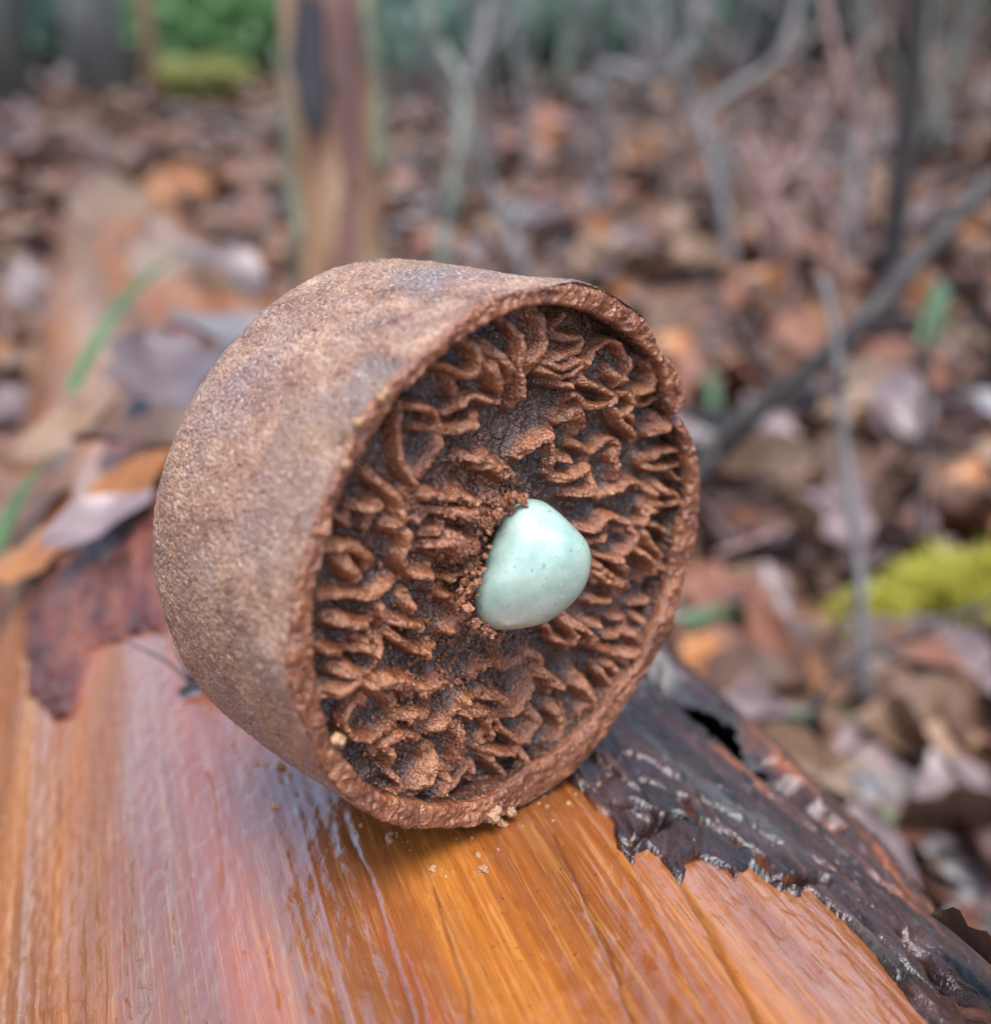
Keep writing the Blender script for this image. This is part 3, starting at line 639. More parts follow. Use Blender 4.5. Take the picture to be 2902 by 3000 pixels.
for trial in range(2500):
    if added >= 10: break
    a_, rr0 = rs.uniform(0, 2 * np.pi), .0295 * math.sqrt(rs.random()); c0 = np.array([rr0 * math.cos(a_), rr0 * math.sin(a_)])
    if np.hypot(*(c0 - st_c)) < .0055: continue
    dr = rs.uniform(0, np.pi); t_ = np.array([math.cos(dr), math.sin(dr)]); nn = np.array([-t_[1], t_[0]]); L_ = rs.uniform(.0010, .0024); bend = rs.uniform(-.9, .9) * L_
    q = smooth_path([c0 - t_ * L_, c0 + nn * bend * .6, c0 + t_ * L_, c0 + t_ * L_ * 1.2 - nn * bend], 4)
    ii = np.clip(((q + ext) / (2 * ext) * (NG - 1)).round().astype(int), 0, NG - 1); ii = ii[:, 0] * NG + ii[:, 1]
    if ridge[ii].max() > .45: continue
    added += 1
    lo, hi = q.min(0) - .002, q.max(0) + .002
    ix = np.where((PU[:, 0] > lo[0]) & (PU[:, 0] < hi[0]) & (PU[:, 1] > lo[1]) & (PU[:, 1] < hi[1]))[0]
    prof = 1 / (1 + (seg_dist(Qw[ix], q) / (.00050 * rs.uniform(.8, 1.3))) ** 4); hgt = rs.uniform(.0018, .0032)
    tall[ix] = np.maximum(tall[ix], prof * hgt); ridge[ix] = np.maximum(ridge[ix], prof)
SC = face_uv(np.array([1563.]), np.array([1650.]), .001)[0]
ds = np.hypot(u_ - SC[0], v2 - SC[1]); dl = np.hypot((u_ - SC[0] + .0075), v2 - SC[1] - .001)
crumb = sstep(.014, .004, dl)
lump = fbm(u_ * 260, v2 * 260, None, 4, 90, .6)
hf = -.0051 + .0005 * fbm(u_ * 130, v2 * 130, None, 2, 61) + tall
hf += crumb * (.0013 + .0016 * lump + .0007 * noise(u_ * 700, v2 * 700, None, 93))
hf += .0006 * sstep(-.1, .7, lump) * (1 - crumb)
hf += .00010 * fbm(u_ * 1000, v2 * 1000, None, 3, 64, .75) * (.6 + .8 * ridge) + .00007 * noise(u_ * 2100, v2 * 2100, None, 67) + .00006 * noise(u_ * 3300, v2 * 3300, None, 68)
hf += .0003 * np.abs(fbm(u_ * 330, v2 * 330, None, 2, 66))
for hx, hy in ((1566, 1157), (1215, 1845)):                    # small open holes
    c = face_uv(np.array([hx * 1.]), np.array([hy * 1.]), .003)[0]; hf -= .003 * np.exp(-(np.hypot(u_ - c[0], v2 - c[1]) / .0008) ** 4)
hf = np.minimum(hf, -.0004 + .00015 * lump)
IV = CC + cu * u_[:, None] + cv * v2[:, None] + cn * hf[:, None]
FI = gridfaces(NG, NG); FI = FI[inside[FI].all(1)]
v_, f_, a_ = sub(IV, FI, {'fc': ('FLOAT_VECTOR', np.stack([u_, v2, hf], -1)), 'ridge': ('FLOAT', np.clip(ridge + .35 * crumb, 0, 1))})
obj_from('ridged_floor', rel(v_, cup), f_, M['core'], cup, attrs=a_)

def lumpy(name, c, r, mat, parent, seed, sq=(1, 1, 1), n=14, amp=.35):
    th2, ph2 = np.meshgrid(np.linspace(0, np.pi, n), np.linspace(0, 2 * np.pi, 2 * n + 1)[:-1], indexing='ij')
    d = np.stack([np.sin(th2) * np.cos(ph2), np.sin(th2) * np.sin(ph2), np.cos(th2)], -1)
    k = 1 + amp * fbm(d[..., 0] * 2.3 + seed, d[..., 1] * 2.3, d[..., 2] * 2.3, 3, seed)
    V = np.asarray(c) + d * k[..., None] * r * np.array(sq)
    f = gridfaces(n, 2 * n); iu = np.arange(n - 1)
    f = np.vstack([f, np.stack([iu * 2 * n + 2 * n - 1, (iu + 1) * 2 * n + 2 * n - 1, (iu + 1) * 2 * n, iu * 2 * n], -1)])
    return obj_from(name, rel(V.reshape(-1, 3), parent) if parent else V.reshape(-1, 3), f, mat, parent)
for i, (px, py, r) in enumerate(((1440, 2388, .0009), (1449, 2372, .0007), (1492, 2376, .0007), (988, 2163, .0007), (1045, 1236, .0005), (1010, 1360, .0005), (1110, 1165, .0005), (1125, 1150, .0004))):
    q = face_uv(np.array([px * 1.]), np.array([py * 1.]), 0)[0]
    lumpy('crumb', CC + cu * q[0] + cv * q[1] + cn * .0003, r, M['crumb'], cup, 100 + i)

so_px = np.array([(640,420),(720,370),(870,350),(960,390),(1080,480),(1180,580),(1280,680),(1370,780),(1410,880),(1415,980),(1390,1090),(1350,1200),(1270,1310),(1170,1410),(1060,1500),(940,1560),(800,1590),(640,1610),(500,1625),(400,1600),(310,1540),(260,1450),(275,1350),(310,1260),(350,1180),(380,1080),(410,900),(470,760),(550,580)], float) * .306 + np.array([1300, 1350])
SEAT = so_px
# loose grains lying on the walls and round the stone
GV2, GF2, off2 = [], [], 0
def grain(c, r, sd):
    global off2
    th2, ph2 = np.meshgrid(np.linspace(0.25, np.pi - .25, 5), np.linspace(0, 2 * np.pi, 8)[:-1], indexing='ij')
    d = np.stack([np.sin(th2) * np.cos(ph2), np.sin(th2) * np.sin(ph2), np.cos(th2)], -1).reshape(-1, 3)
    k = 1 + .5 * np.random.default_rng(sd).uniform(-1, 1, len(d))
    GV2.append(np.asarray(c) + d * (k * r)[:, None]); f = [tuple(off2 + i for i in q_) for q_ in gridfaces(7, 5, False)[:0]]
    for i in range(4):
        for j in range(7): f.append((off2 + i * 7 + j, off2 + i * 7 + (j + 1) % 7, off2 + (i + 1) * 7 + (j + 1) % 7, off2 + (i + 1) * 7 + j))
    f.append(tuple(off2 + j for j in range(6, -1, -1))); f.append(tuple(off2 + 28 + j for j in range(7)))
    GF2.extend(f); off2 += len(d)
gr_ = np.random.default_rng(4)
for i in range(900):
    if i < 420: q = SC + np.array([-.0075, .001]) + gr_.normal(size=2) * .0055
    elif i < 700: q = np.array([-.009, -.016]) + gr_.normal(size=2) * .006
    else: q = gr_.normal(size=2) * .017
    if np.hypot(*q) > .0305: continue
    ii = int(round((q[0] + ext) / (2 * ext) * (NG - 1))) * NG + int(round((q[1] + ext) / (2 * ext) * (NG - 1)))
    r = gr_.uniform(.00015, .00042); grain(CC + cu * q[0] + cv * q[1] + cn * (hf[ii] + r * .5), r, i)
for i in range(75):
    k_ = gr_.choice([20, 21, 22, 23, 24, 25, 26, 27, 28, 0, 1, 19, 18]); pxy = SEAT[k_] + (SEAT[(k_ + 1) % len(SEAT)] - SEAT[k_]) * gr_.random() + gr_.normal(size=2) * 7 + np.array([-14, 6])
    q = face_uv(np.array([pxy[0]]), np.array([pxy[1]]), -.0012 + .0012 * gr_.random())[0]; r = gr_.uniform(.0002, .00065)
    grain(CC + cu * q[0] + cv * q[1] + cn * gr_.uniform(-.0012, .0010), r, 2000 + i)
GVa = np.vstack(GV2)
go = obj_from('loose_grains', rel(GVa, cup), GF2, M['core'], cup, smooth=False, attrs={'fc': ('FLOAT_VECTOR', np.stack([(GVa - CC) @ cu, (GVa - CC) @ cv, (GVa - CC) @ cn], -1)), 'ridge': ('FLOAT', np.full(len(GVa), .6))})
go['kind'] = 'stuff'

# ------------------------------------------------------------------ the stone
sc0 = so_px.mean(0); d0 = ray(*sc0); o_ = CC + cn * .0012 - CAM; t0 = (o_ @ cn) / (d0 @ cn); SP = CAM + d0 * t0
vdir = -d0 / np.linalg.norm(d0); sx = np.cross([0, 0, 1.], vdir); sx /= np.linalg.norm(sx); sy = np.cross(vdir, sx)
dd = ray(so_px[:, 0], so_px[:, 1]); tt = ((SP - CAM) @ vdir) / (dd @ vdir); op = CAM + dd * tt[:, None] - SP
oa, orr = np.arctan2(op @ sy, op @ sx), np.hypot(op @ sx, op @ sy); o = np.argsort(oa)
tg = np.linspace(-np.pi, np.pi, 161)[:-1]
rg = np.interp(tg, np.r_[oa[o] - 2 * np.pi, oa[o], oa[o] + 2 * np.pi], np.tile(orr[o], 3))
kk = np.exp(-.5 * (np.arange(-8, 9) / 4.5) ** 2); kk /= kk.sum(); rg = np.convolve(np.r_[rg[-8:], rg, rg[:8]], kk, 'valid')
ps = np.linspace(0, np.pi, 80); TG, PS = np.meshgrid(tg, ps, indexing='ij')
sn, cs = np.sin(PS), np.cos(PS)
fr = sn; dp_ = .0060 * cs
RG = rg[:, None] * fr
# crown of the pebble leans to the upper left of its outline, like a tumbled chip
lean = np.maximum(cs, 0) ** 2 * (3 - 2 * np.maximum(cs, 0))
X = RG * np.cos(TG) - .0005 * lean; Y = RG * np.sin(TG) + .0010 * lean
Z = dp_
X = X + .00008 * fbm(X * 300, Y * 300, Z * 300, 2, 33); Z = Z + .00010 * fbm(X * 250, Y * 250, Z * 250, 2, 34)
STV = SP + X[..., None] * sx + Y[..., None] * sy + Z[..., None] * vdir
st_o = obj_from('pebble', STV.reshape(-1, 3), gridfaces(160, 80, True)[:, ::-1].copy(), M['stone'], attrs={'fc': ('FLOAT_VECTOR', np.stack([X, Y, Z], -1).reshape(-1, 3))})
tag(st_o, 'polished pale mint green pebble set in the centre of the brown cup', 'pebble')

GV2, GF2, off2 = [], [], 0
for i in range(55):
    fx, fy = gr_.uniform(420, 1250), 0
    fy = np.interp(fx, [420, 560, 700, 830, 950, 1100, 1250], [1390, 1470, 1560, 1605, 1585, 1480, 1330]) + abs(gr_.normal()) * 42 + 6
    q = on_log(np.array([fx]), np.array([fy])); r = gr_.uniform(.00012, .00038) * (1.6 if gr_.random() < .12 else 1)
    grain(log_point(q[:, 0], q[:, 1], wood_low(q[:, 0], q[:, 1]) + r * .4)[0], r, 4000 + i)
co = obj_from('crumbs', np.vstack(GV2), GF2, M['crumb'], smooth=False); tag(co, 'brown crumbs scattered on the log round the cup', 'crumbs', kind='stuff')

# ------------------------------------------------------------------ leaves
def leaf_mesh(name, kind, seed):
    """a dead leaf, unit length along +Y, lying in XY, curled and folded"""
    r = random.Random(seed); nl, nw = 15, 9
    V, Lf = [], []
    curl, fold, twist = r.uniform(-.5, .9), r.uniform(-.15, .5), r.uniform(-.5, .5)
    for i in range(nl):
        t = i / (nl - 1)
        wd = .34 * math.sin(math.pi * min(1, t * 1.02) ** .85) ** .8 if kind != 'narrow' else .16 * math.sin(math.pi * t ** .8) ** .7
        if kind == 'lobed': wd = .36 * (math.sin(math.pi * t ** 1.15) ** .7) * (.62 + .38 * abs(math.sin(t * math.pi * 4.2 + .3)))
        wd = max(wd, .012)
        for j in range(nw):
            s = (j / (nw - 1) - .5) * 2
            x = s * wd; y = t - .5
            z = curl * (t - .5) ** 2 * .5 + fold * (abs(s) ** 1.4) * wd * .9 + .03 * math.sin(t * 9 + s * 3 + seed) * abs(s)
            a = twist * (t - .5); x, z = x * math.cos(a) - z * math.sin(a), x * math.sin(a) + z * math.cos(a)
            V.append((x, y, z)); Lf.append((x, y, 0))
    F = gridfaces(nl, nw)
    return np.array(V), F, np.array(Lf)
LM = []
for i in range(12):
    kind = ('ovate', 'lobed', 'ovate', 'lobed', 'narrow', 'ovate')[i % 6]
    V, F, Lf = leaf_mesh('leaf', kind, i + 1)
    me = bpy.data.meshes.new('leaf_%d' % i); me.from_pydata([tuple(v) for v in V], [], [tuple(int(k) for k in f) for f in F]); me.update()
    me.polygons.foreach_set('use_smooth', np.ones(len(me.polygons), bool))
    a = me.attributes.new('lf', 'FLOAT_VECTOR', 'POINT'); a.data.foreach_set('vector', (Lf * .08).astype(np.float32).ravel())
    me.materials.append(None); LM.append((me, V, F, Lf))
def put_leaf(i, loc, size, rot, mat, name='fallen_leaf'):
    o = bpy.data.objects.new(name, LM[i % len(LM)][0]); COL.objects.link(o)
    o.location = loc; o.scale = (size, size, size); o.rotation_euler = rot
    o.material_slots[0].link = 'OBJECT'; o.material_slots[0].material = M['leaf_' + mat]
    return o
def log_clear(x, y, z):
    p = np.array([x, y, 0]); return abs(p @ LOGW - LW0) > LR + .015 or p @ LOGD > 1.45
# leaves the picture lets one single out: (view x, view y, size m, colour, mesh, distance or None for the ground, spin, tilt, label)
def ground_hit(fx, fy):
    d = ray(fx * S, fy * S)
    for t in np.geomspace(.12, 9, 500):
        p = CAM + d * t
        if p[2] <= ground_z(p[0], p[1]) + .012: return p
    return CAM + d * 4
NAMED = [
 (1520, 1080, .085, 'tan', 1, None, 1.9, 1.0, 'large tan leaf standing on edge right of the cup'),
 (1470, 1290, .070, 'rust', 4, None, .2, 1.1, 'narrow rust-brown leaf below the large tan leaf'),
 (1765, 1310, .085, 'mauve', 0, None, 1.2, .35, 'broad lilac-grey wet leaf beneath the moss'),
 (1800, 1470, .080, 'tan', 5, None, 1.5, .2, 'pale tan leaf below the lilac-grey leaf'),
 (1640, 1500, .050, 'brown', 2, None, .7, .5, 'dark brown leaf beside the short green blade'),
 (1850, 1640, .060, 'mauve', 3, None, .3, .7, 'mauve leaf at the right border level with the bark'),
 (1740, 1600, .050, 'grey', 6, None, 1.0, .4, 'small pale grey leaf right of the bark edge'),
 (1745, 560, .075, 'orange', 8, None, .5, .9, 'small orange leaf right of the dark diagonal branch'),
 (1050, 250, .13, 'rust', 2, None, .1, 1.2, 'hanging rust-brown leaf behind the forked twig'),
 (1060, 120, .20, 'tan', 6, None, .1, 1.3, 'pale tan leaf above the hanging rust-brown leaf'),
 (1240, 200, .30, 'mauve', 0, None, 1.9, .6, 'long curled grey-brown leaf under the pale blue branch'),
 (1540, 1850, .05, 'tan', 3, None, .5, .3, 'tan leaf lying against the lower bark edge'),
 (1720, 780, .06, 'rust', 7, None, 1.0, .6, 'reddish leaf under the orange leaf'),
 (1450, 760, .07, 'rust', 9, None, 1.2, .5, 'rust-red leaf between cup rim and thin pale stem'),
 (1380, 1330, .05, 'orange', 3, None, .8, .5, 'orange-tan leaf touching the log beside the cup'),
 (1590, 1390, .05, 'orange', 10, None, .2, .5, 'curled orange leaf by the thin curved twig'),
]
for fx, fy, sz, colr, mi, dist, spin, tilt, lab in NAMED:
    p = ground_hit(fx, fy) if dist is None else at(fx, fy, dist)
    p[2] += .012
    o = put_leaf(mi, tuple(p), sz, (tilt, rnd.uniform(-.3, .3), spin), colr); tag(o, lab, 'leaf')
def log_leaf(fx, fy, sz, colr, mi, spin, tilt, lift, lab):
    q = on_log(np.array([fx]), np.array([fy])); p = log_point(q[:, 0], q[:, 1], np.array([lift]))[0]
    o = put_leaf(mi, tuple(p), sz, (tilt, -q[0, 0] / LR * 0 + rnd.uniform(-.1, .1), spin), colr); tag(o, lab, 'leaf'); return o
log_leaf(95, 1085, .036, 'orange', 3, -1.15, .35, .007, 'orange leaf with curled edge at the left on the log')
log_leaf(272, 960, .030, 'orange', 2, -1.0, .5, .006, 'orange curled leaf touching the left side of the cup')
log_leaf(225, 1040, .030, 'mauve', 5, -.8, .25, .006, 'pale wet leaf between the two orange leaves')
log_leaf(80, 980, .050, 'brown', 0, -.5, .25, .004, 'brown leaf behind the orange leaf with curled edge')
log_leaf(150, 840, .060, 'tan', 4, -.35, .2, .004, 'long tan leaf along the left of the log top')
log_leaf(330, 760, .060, 'mauve', 1, .5, .25, .004, 'grey-mauve leaf on the log beside the green blade')
log_leaf(450, 690, .060, 'grey', 5, 1.2, .3, .005, 'slate grey leaf behind the upper left of the cup')
log_leaf(330, 880, .050, 'brown', 7, 1.8, .2, .004, 'dark brown leaf on the log left of the cup')
log_leaf(420, 540, .055, 'mauve', 0, 1.1, .4, .008, 'mauve leaf lying over the far right of the log')
log_leaf(320, 520, .060, 'brown', 6, .3, .9, .010, 'dark leaf standing on the far part of the log')
log_leaf(215, 400, .110, 'tan', 6, .3, .4, .010, 'light tan leaf near the far end of the log')
log_leaf(335, 365, .110, 'orange', 5, .9, .3, .012, 'bright orange-pink leaf at the far end of the log')
cl = on_log(np.array([1868.]), np.array([1945.])); pc = log_point(cl[:, 0], cl[:, 1], np.array([.006]))[0]
o = put_leaf(7, tuple(pc), .022, (.1, .75, .5), 'brown'); tag(o, 'dark curled leaf resting on the bark in the lower right corner', 'leaf')

MOSS = []
def moss(fx, fy, rx, ry, rz, label, seed):
    c = ground_hit(fx, fy) + np.array([0, 0, .012]); MOSS.append(c); r = np.random.default_rng(seed); n = 2600
    th2 = np.arccos(r.uniform(0, 1, n)); ph2 = r.uniform(0, 2 * np.pi, n)
    d = np.stack([np.sin(th2) * np.cos(ph2), np.sin(th2) * np.sin(ph2), np.cos(th2)], -1)
    k = 1 + .7 * fbm(d[:, 0] * 2.2 + seed, d[:, 1] * 3, d[:, 2] * 3, 3, seed)
    base = d * np.array([rx, ry, rz]) * k[:, None] * r.uniform(.75, 1, n)[:, None]
    V, F = [], []
    for b, dd_ in zip(base, d):
        t = np.cross(dd_, r.normal(size=3)); t /= np.linalg.norm(t); tip = b + (dd_ + r.normal(size=3) * .5) * r.uniform(.005, .010)
        i = len(V); V += [b - t * .0012, b + t * .0012, tip + t * .0007, tip - t * .0007]; F.append((i, i + 1, i + 2, i + 3))
    root = empty('moss_clump', tuple(c)); tag(root, label, 'moss')
    obj_from('fronds', np.array(V), np.array(F), M['moss'], root)['kind'] = 'stuff'
    lumpy('cushion', c, 1.0, M['moss'], root, seed, (rx * .7, ry * .7, rz * .6), 18, .6)
moss(1815, 1195, .019, .016, .014, 'bright yellow-green moss clump right of the pale stem', 5)
moss(1925, 1200, .024, .020, .018, 'larger bright moss clump at the right border', 6)
moss(1660, 1235, .010, .009, .006, 'small moss tuft left of the bright clumps', 7)


# the litter: individual leaves near the lens, then one mass
cols = ['tan', 'brown', 'orange', 'mauve', 'rust', 'grey']; wts = [24, 24, 6, 22, 20, 4]
def pixel(x, y, z):
    v = np.array([x, y, z]) - CAM; f_ = v[1] * cp - v[2] * sp; up = v[1] * sp + v[2] * cp
    return (CX + FPX * v[0] / f_) / S, (CY - FPX * up / f_) / S
def where(fx, fy, side):
    if side < 0: return 'beyond the far end of the log' if fy < 330 else 'beside the far half of the log, left side' if fy < 700 else 'at the left border beside the log'
    if fy < 330: return 'among the twigs on the far slope'
    if fy < 560: return 'on the slope left of the dark sapling' if fx < 1650 else 'on the slope round the foot of the dark sapling'
    if fy < 850: return 'between the cup and the dark diagonal branch' if fx < 1560 else 'below the dark diagonal branch'
    if fy < 1230: return 'between the cup and the thin pale stem' if fx < 1620 else 'round the moss'
    return 'below the moss, beside the bark'
adj = dict(tan='tan dead leaf', brown='dark brown dead leaf', orange='orange dead leaf',
           mauve='wet mauve-grey dead leaf', rust='rust-red dead leaf', grey='pale grey dead leaf')
spots = []
tries = 0
while len(spots) < 5200 and tries < 80000:
    tries += 1
    y = .14 + 6.2 * rnd.random() ** 2.0; x = rnd.uniform(-.62, .62) * (y + .25)
    if not log_clear(x, y, 0) or any(math.hypot(x - c[0], y - c[1]) < .045 for c in MOSS): continue
    spots.append((math.hypot(x, y) , x, y))
def in_view(x, y):
    fx, fy = pixel(x, y, float(ground_z(x, y)) + .01)
    if not (-20 < fx < 1916 and 0 < fy < 1980): return False
    if ((fx - 830) / 520) ** 2 + ((fy - 1050) / 540) ** 2 < 1: return False          # behind the cup
    return not (fx < 1260 + (fy - 1260) * 1.04 - 30 and fx > 145 - (fy - 190) * .18 and fy > 330)   # behind the log
spots.sort(key=lambda t: (not in_view(t[1], t[2]), t[0]))
BV, BF, BL, BM, off = [], [], [], [], 0
for k, (d_, x, y) in enumerate(spots):
    side = 1 if np.array([x, y, 0]) @ LOGW > LW0 else -1
    colr = rnd.choices(cols, wts)[0]; size = rnd.uniform(.032, .066) * (1 + .22 * min(d_, 3)); mi = rnd.randrange(12)
    z = float(ground_z(x, y)) + rnd.uniform(.004, .03)
    rot = (rnd.gauss(0, .45), rnd.gauss(0, .45), rnd.uniform(0, 6.28))
    if k < 285:
        o = put_leaf(mi, (x, y, z), size, rot, colr)
        pl = where(*pixel(x, y, z), side); tag(o, adj[colr] + ' ' + pl, 'leaf', colr + ' litter leaves ' + pl)
    else:
        me, V, F, Lf = LM[mi]
        Mx = Matrix.Translation((x, y, z)) @ Matrix(((1, 0, 0), (0, 1, 0), (0, 0, 1))).to_4x4()
        from mathutils import Euler
        R3 = np.array(Euler(rot).to_matrix()) * size
        BV.append(V @ R3.T + np.array([x, y, z])); BF.append(F + off); BL.append(Lf * .08 + np.array([rnd.random(), rnd.random(), 0])); off += len(V)
        BM += [cols.index(colr)] * len(F)
lit = obj_from('leaf_litter', np.vstack(BV), np.vstack(BF), None, attrs={'lf': ('FLOAT_VECTOR', np.vstack(BL))})
for c in cols: lit.data.materials.append(M['leaf_' + c])
lit.data.polygons.foreach_set('material_index', np.array(BM, np.int32))
tag(lit, 'blurred mass of fallen leaves covering the forest floor', 'leaf litter', kind='stuff')

# ------------------------------------------------------------------ twigs, stems, grass, moss
def stick(name, pts, radius, mat, label, cat, group=None, px=True):
    P = [at(*p) for p in pts] if px else pts
    P = smooth_path(P, 4); n = len(P)
    V, F = tube(P, [radius * (.62 + .38 * i / n) * (1 + .18 * math.sin(i * 1.9 + len(label))) for i in range(n)], 8, .14, len(label))
    r_ = random.Random(len(pts) * 31 + len(label)); V = [tuple(v) for v in V]
    for k in range(0 if n < 8 else 5):                       # short side shoots
        i = r_.randrange(2, n - 2); b = P[i]; L_ = radius * r_.uniform(6, 16); dr = np.array([r_.uniform(-1, 1), r_.uniform(-.5, .5), r_.uniform(.1, 1)]); dr /= np.linalg.norm(dr)
        V2, F2 = tube(smooth_path([b, b + dr * L_ * .5 + np.array([0, 0, .1 * L_]), b + dr * L_ + np.array([r_.uniform(-.3, .3) * L_, 0, .1 * L_])], 2), [radius * .4 * (1 - .16 * q_) for q_ in range(5)], 6, .1, k)
        F += [tuple(i2 + len(V) for i2 in f2) for f2 in F2]; V += [tuple(v) for v in V2]
    o = obj_from(name, V, F, M[mat]); tag(o, label, cat, group); return o
def grounded(fx, fy, dist):      # the stick's foot goes down to the ground below this pixel
    p = at(fx, fy, dist); return p
def px_stick(name, pts, dist, radius, mat, label, cat='twig', foot=True):
    P = [at(x, y, dist * (1 + .0 * i)) for i, (x, y) in enumerate(pts)]
    if foot:
        p = P[-1].copy(); g_ = float(ground_z(p[0], p[1])); 
        if p[2] > g_: P.append(np.array([p[0] + .01, p[1], g_ - .01]))
    return stick(name, P, radius, mat, label, cat, px=False)
px_stick('twig', [(800, -60), (820, 40), (855, 110), (885, 170), (880, 280), (862, 400), (848, 520)], 1.0, .0085, 'twig_green', 'forked pale grey-green twig standing right of the dead trunk')
px_stick('twig', [(925, -60), (928, 40), (915, 110), (885, 170)], 1.0, .0085, 'twig_pale', 'pale upper branch of the forked twig', foot=False)
px_stick('twig', [(905, 250), (930, 330), (960, 420), (1000, 520)], .95, .007, 'twig_pale', 'thin pale stick leaning away below the fork')
px_stick('twig', [(1350, -50), (1325, 60), (1295, 130), (1230, 150), (1150, 150)], 1.35, .010, 'twig_pale', 'pale bluish bent branch at the top', foot=True)
px_stick('twig', [(1540, -40), (1510, 60), (1470, 130), (1390, 180), (1345, 225), (1360, 310), (1385, 400), (1395, 480)], 1.15, .0075, 'twig_pale', 'crooked grey twig bending down right of the bent branch')
px_stick('twig', [(1570, -20), (1600, 110), (1625, 200), (1650, 280)], 1.2, .007, 'twig_pink', 'thin pinkish twig at the upper right')
px_stick('twig', [(1590, 190), (1545, 260), (1500, 340), (1470, 380)], 1.1, .008, 'twig_pink', 'short pinkish stick slanting to the left')
px_stick('twig', [(1420, 260), (1460, 340), (1490, 410), (1510, 470)], 1.0, .007, 'twig_pink', 'thin reddish stick behind the crooked twig')
px_stick('twig', [(1545, 290), (1575, 360), (1595, 440), (1605, 520)], 1.0, .006, 'twig_pink', 'reddish stick beside the dark sapling')
px_stick('twig', [(1640, 260), (1630, 340), (1625, 420)], 1.2, .010, 'twig_pale', 'pale upright stick near the dark sapling')
px_stick('branch', [(1960, 290), (1870, 370), (1790, 460), (1700, 560), (1620, 650), (1520, 735), (1420, 810), (1340, 890), (1280, 960)], .62, .0095, 'twig_dark', 'dark diagonal branch running down to the cup', 'branch', foot=False)
px_stick('stem', [(1572, 530), (1592, 610), (1606, 720), (1612, 830), (1628, 960), (1645, 1100), (1650, 1290)], .42, .0028, 'twig_pale', 'thin pale dry stem standing right of the cup', 'stem')
px_stick('stem', [(1785, 600), (1772, 700), (1768, 820), (1762, 950)], .55, .0025, 'twig_dark', 'thin dark stalk near the right border', 'stem')
px_stick('twig', [(1910, 1150), (1800, 1190), (1690, 1240), (1600, 1290), (1555, 1360), (1530, 1430)], .40, .0019, 'twig_dark', 'thin dark curved twig below the moss', foot=False)
px_stick('twig', [(1370, 1060), (1440, 1035), (1510, 1010)], .44, .0022, 'twig_pink', 'short red twig beside the cup rim', foot=False)
px_stick('twig', [(300, 235), (400, 225), (500, 245), (590, 270)], 1.6, .010, 'twig_dark', 'dark twig lying behind the far end of the log', foot=False)
q = on_log(np.array([352., 400.]), np.array([1338., 1318.])); P = log_point(q[:, 0], q[:, 1], np.array([.0012, .0012]))
stick('twig', [P[0], P[0] * .5 + P[1] * .5 + np.array([0, 0, .0008]), P[1]], .0010, 'twig_dark', 'tiny dark twig end poking out from under the cup', 'twig', px=False)

def blade(pts, width, label, mat='grass'):
    P = smooth_path(pts, 4); n = len(P); V = []; Lf = []
    for i, p in enumerate(P):
        t = P[min(i + 1, n - 1)] - P[max(i - 1, 0)]; t = t / np.linalg.norm(t)
        s = np.cross(t, CAM - p); s /= np.linalg.norm(s); s = s * .8 + np.array([0, 0, .35]) * 0
        wd = width * (1 - (i / (n - 1)) ** 2.5 * .9); nrm = np.cross(s, t)
        V += [p - s * wd / 2, p + nrm * wd * .15, p + s * wd / 2]; Lf += [(i * .01, -.01, 0), (i * .01, 0, 0), (i * .01, .01, 0)]
    o = obj_from('grass_blade', V, gridfaces(n, 3), M[mat], attrs={'lf': ('FLOAT_VECTOR', np.array(Lf))}); tag(o, label, 'grass'); return o
def onl(fx, fy, l):
    q = on_log(np.array([fx * 1.]), np.array([fy * 1.])); return log_point(q[:, 0], q[:, 1], np.array([l]))[0]
blade([onl(180, 800, .012), onl(240, 700, .016), onl(310, 610, .02), onl(372, 535, .018)], .006, 'narrow green blade lying across the log behind the cup')
blade([onl(20, 1180, .009), onl(60, 1060, .010), onl(130, 920, .010)], .007, 'short green blade at the left border on the log')
blade([ground_hit(1300, 1262) + [0, 0, .02], ground_hit(1360, 1250) + [0, 0, .022], ground_hit(1425, 1240) + [0, 0, .02]], .010, 'short green blade touching the right side of the cup')
blade([ground_hit(1488, 1445) + [0, 0, .015], ground_hit(1560, 1440) + [0, 0, .018], ground_hit(1640, 1425) + [0, 0, .014]], .009, 'green blade lying beside the bark edge')
blade([ground_hit(1670, 1630) + [0, 0, .015], ground_hit(1715, 1640) + [0, 0, .016]], .008, 'tiny bright green sprout low on the right')
blade([ground_hit(1765, 700) + [0, 0, .02], ground_hit(1785, 650) + [0, 0, .045], ground_hit(1800, 605) + [0, 0, .03]], .022, 'upright dark green leaf near the right border')
blade([ground_hit(1365, 830) + [0, 0, .02], ground_hit(1350, 760) + [0, 0, .03]], .012, 'small green blade just right of the broken rim')

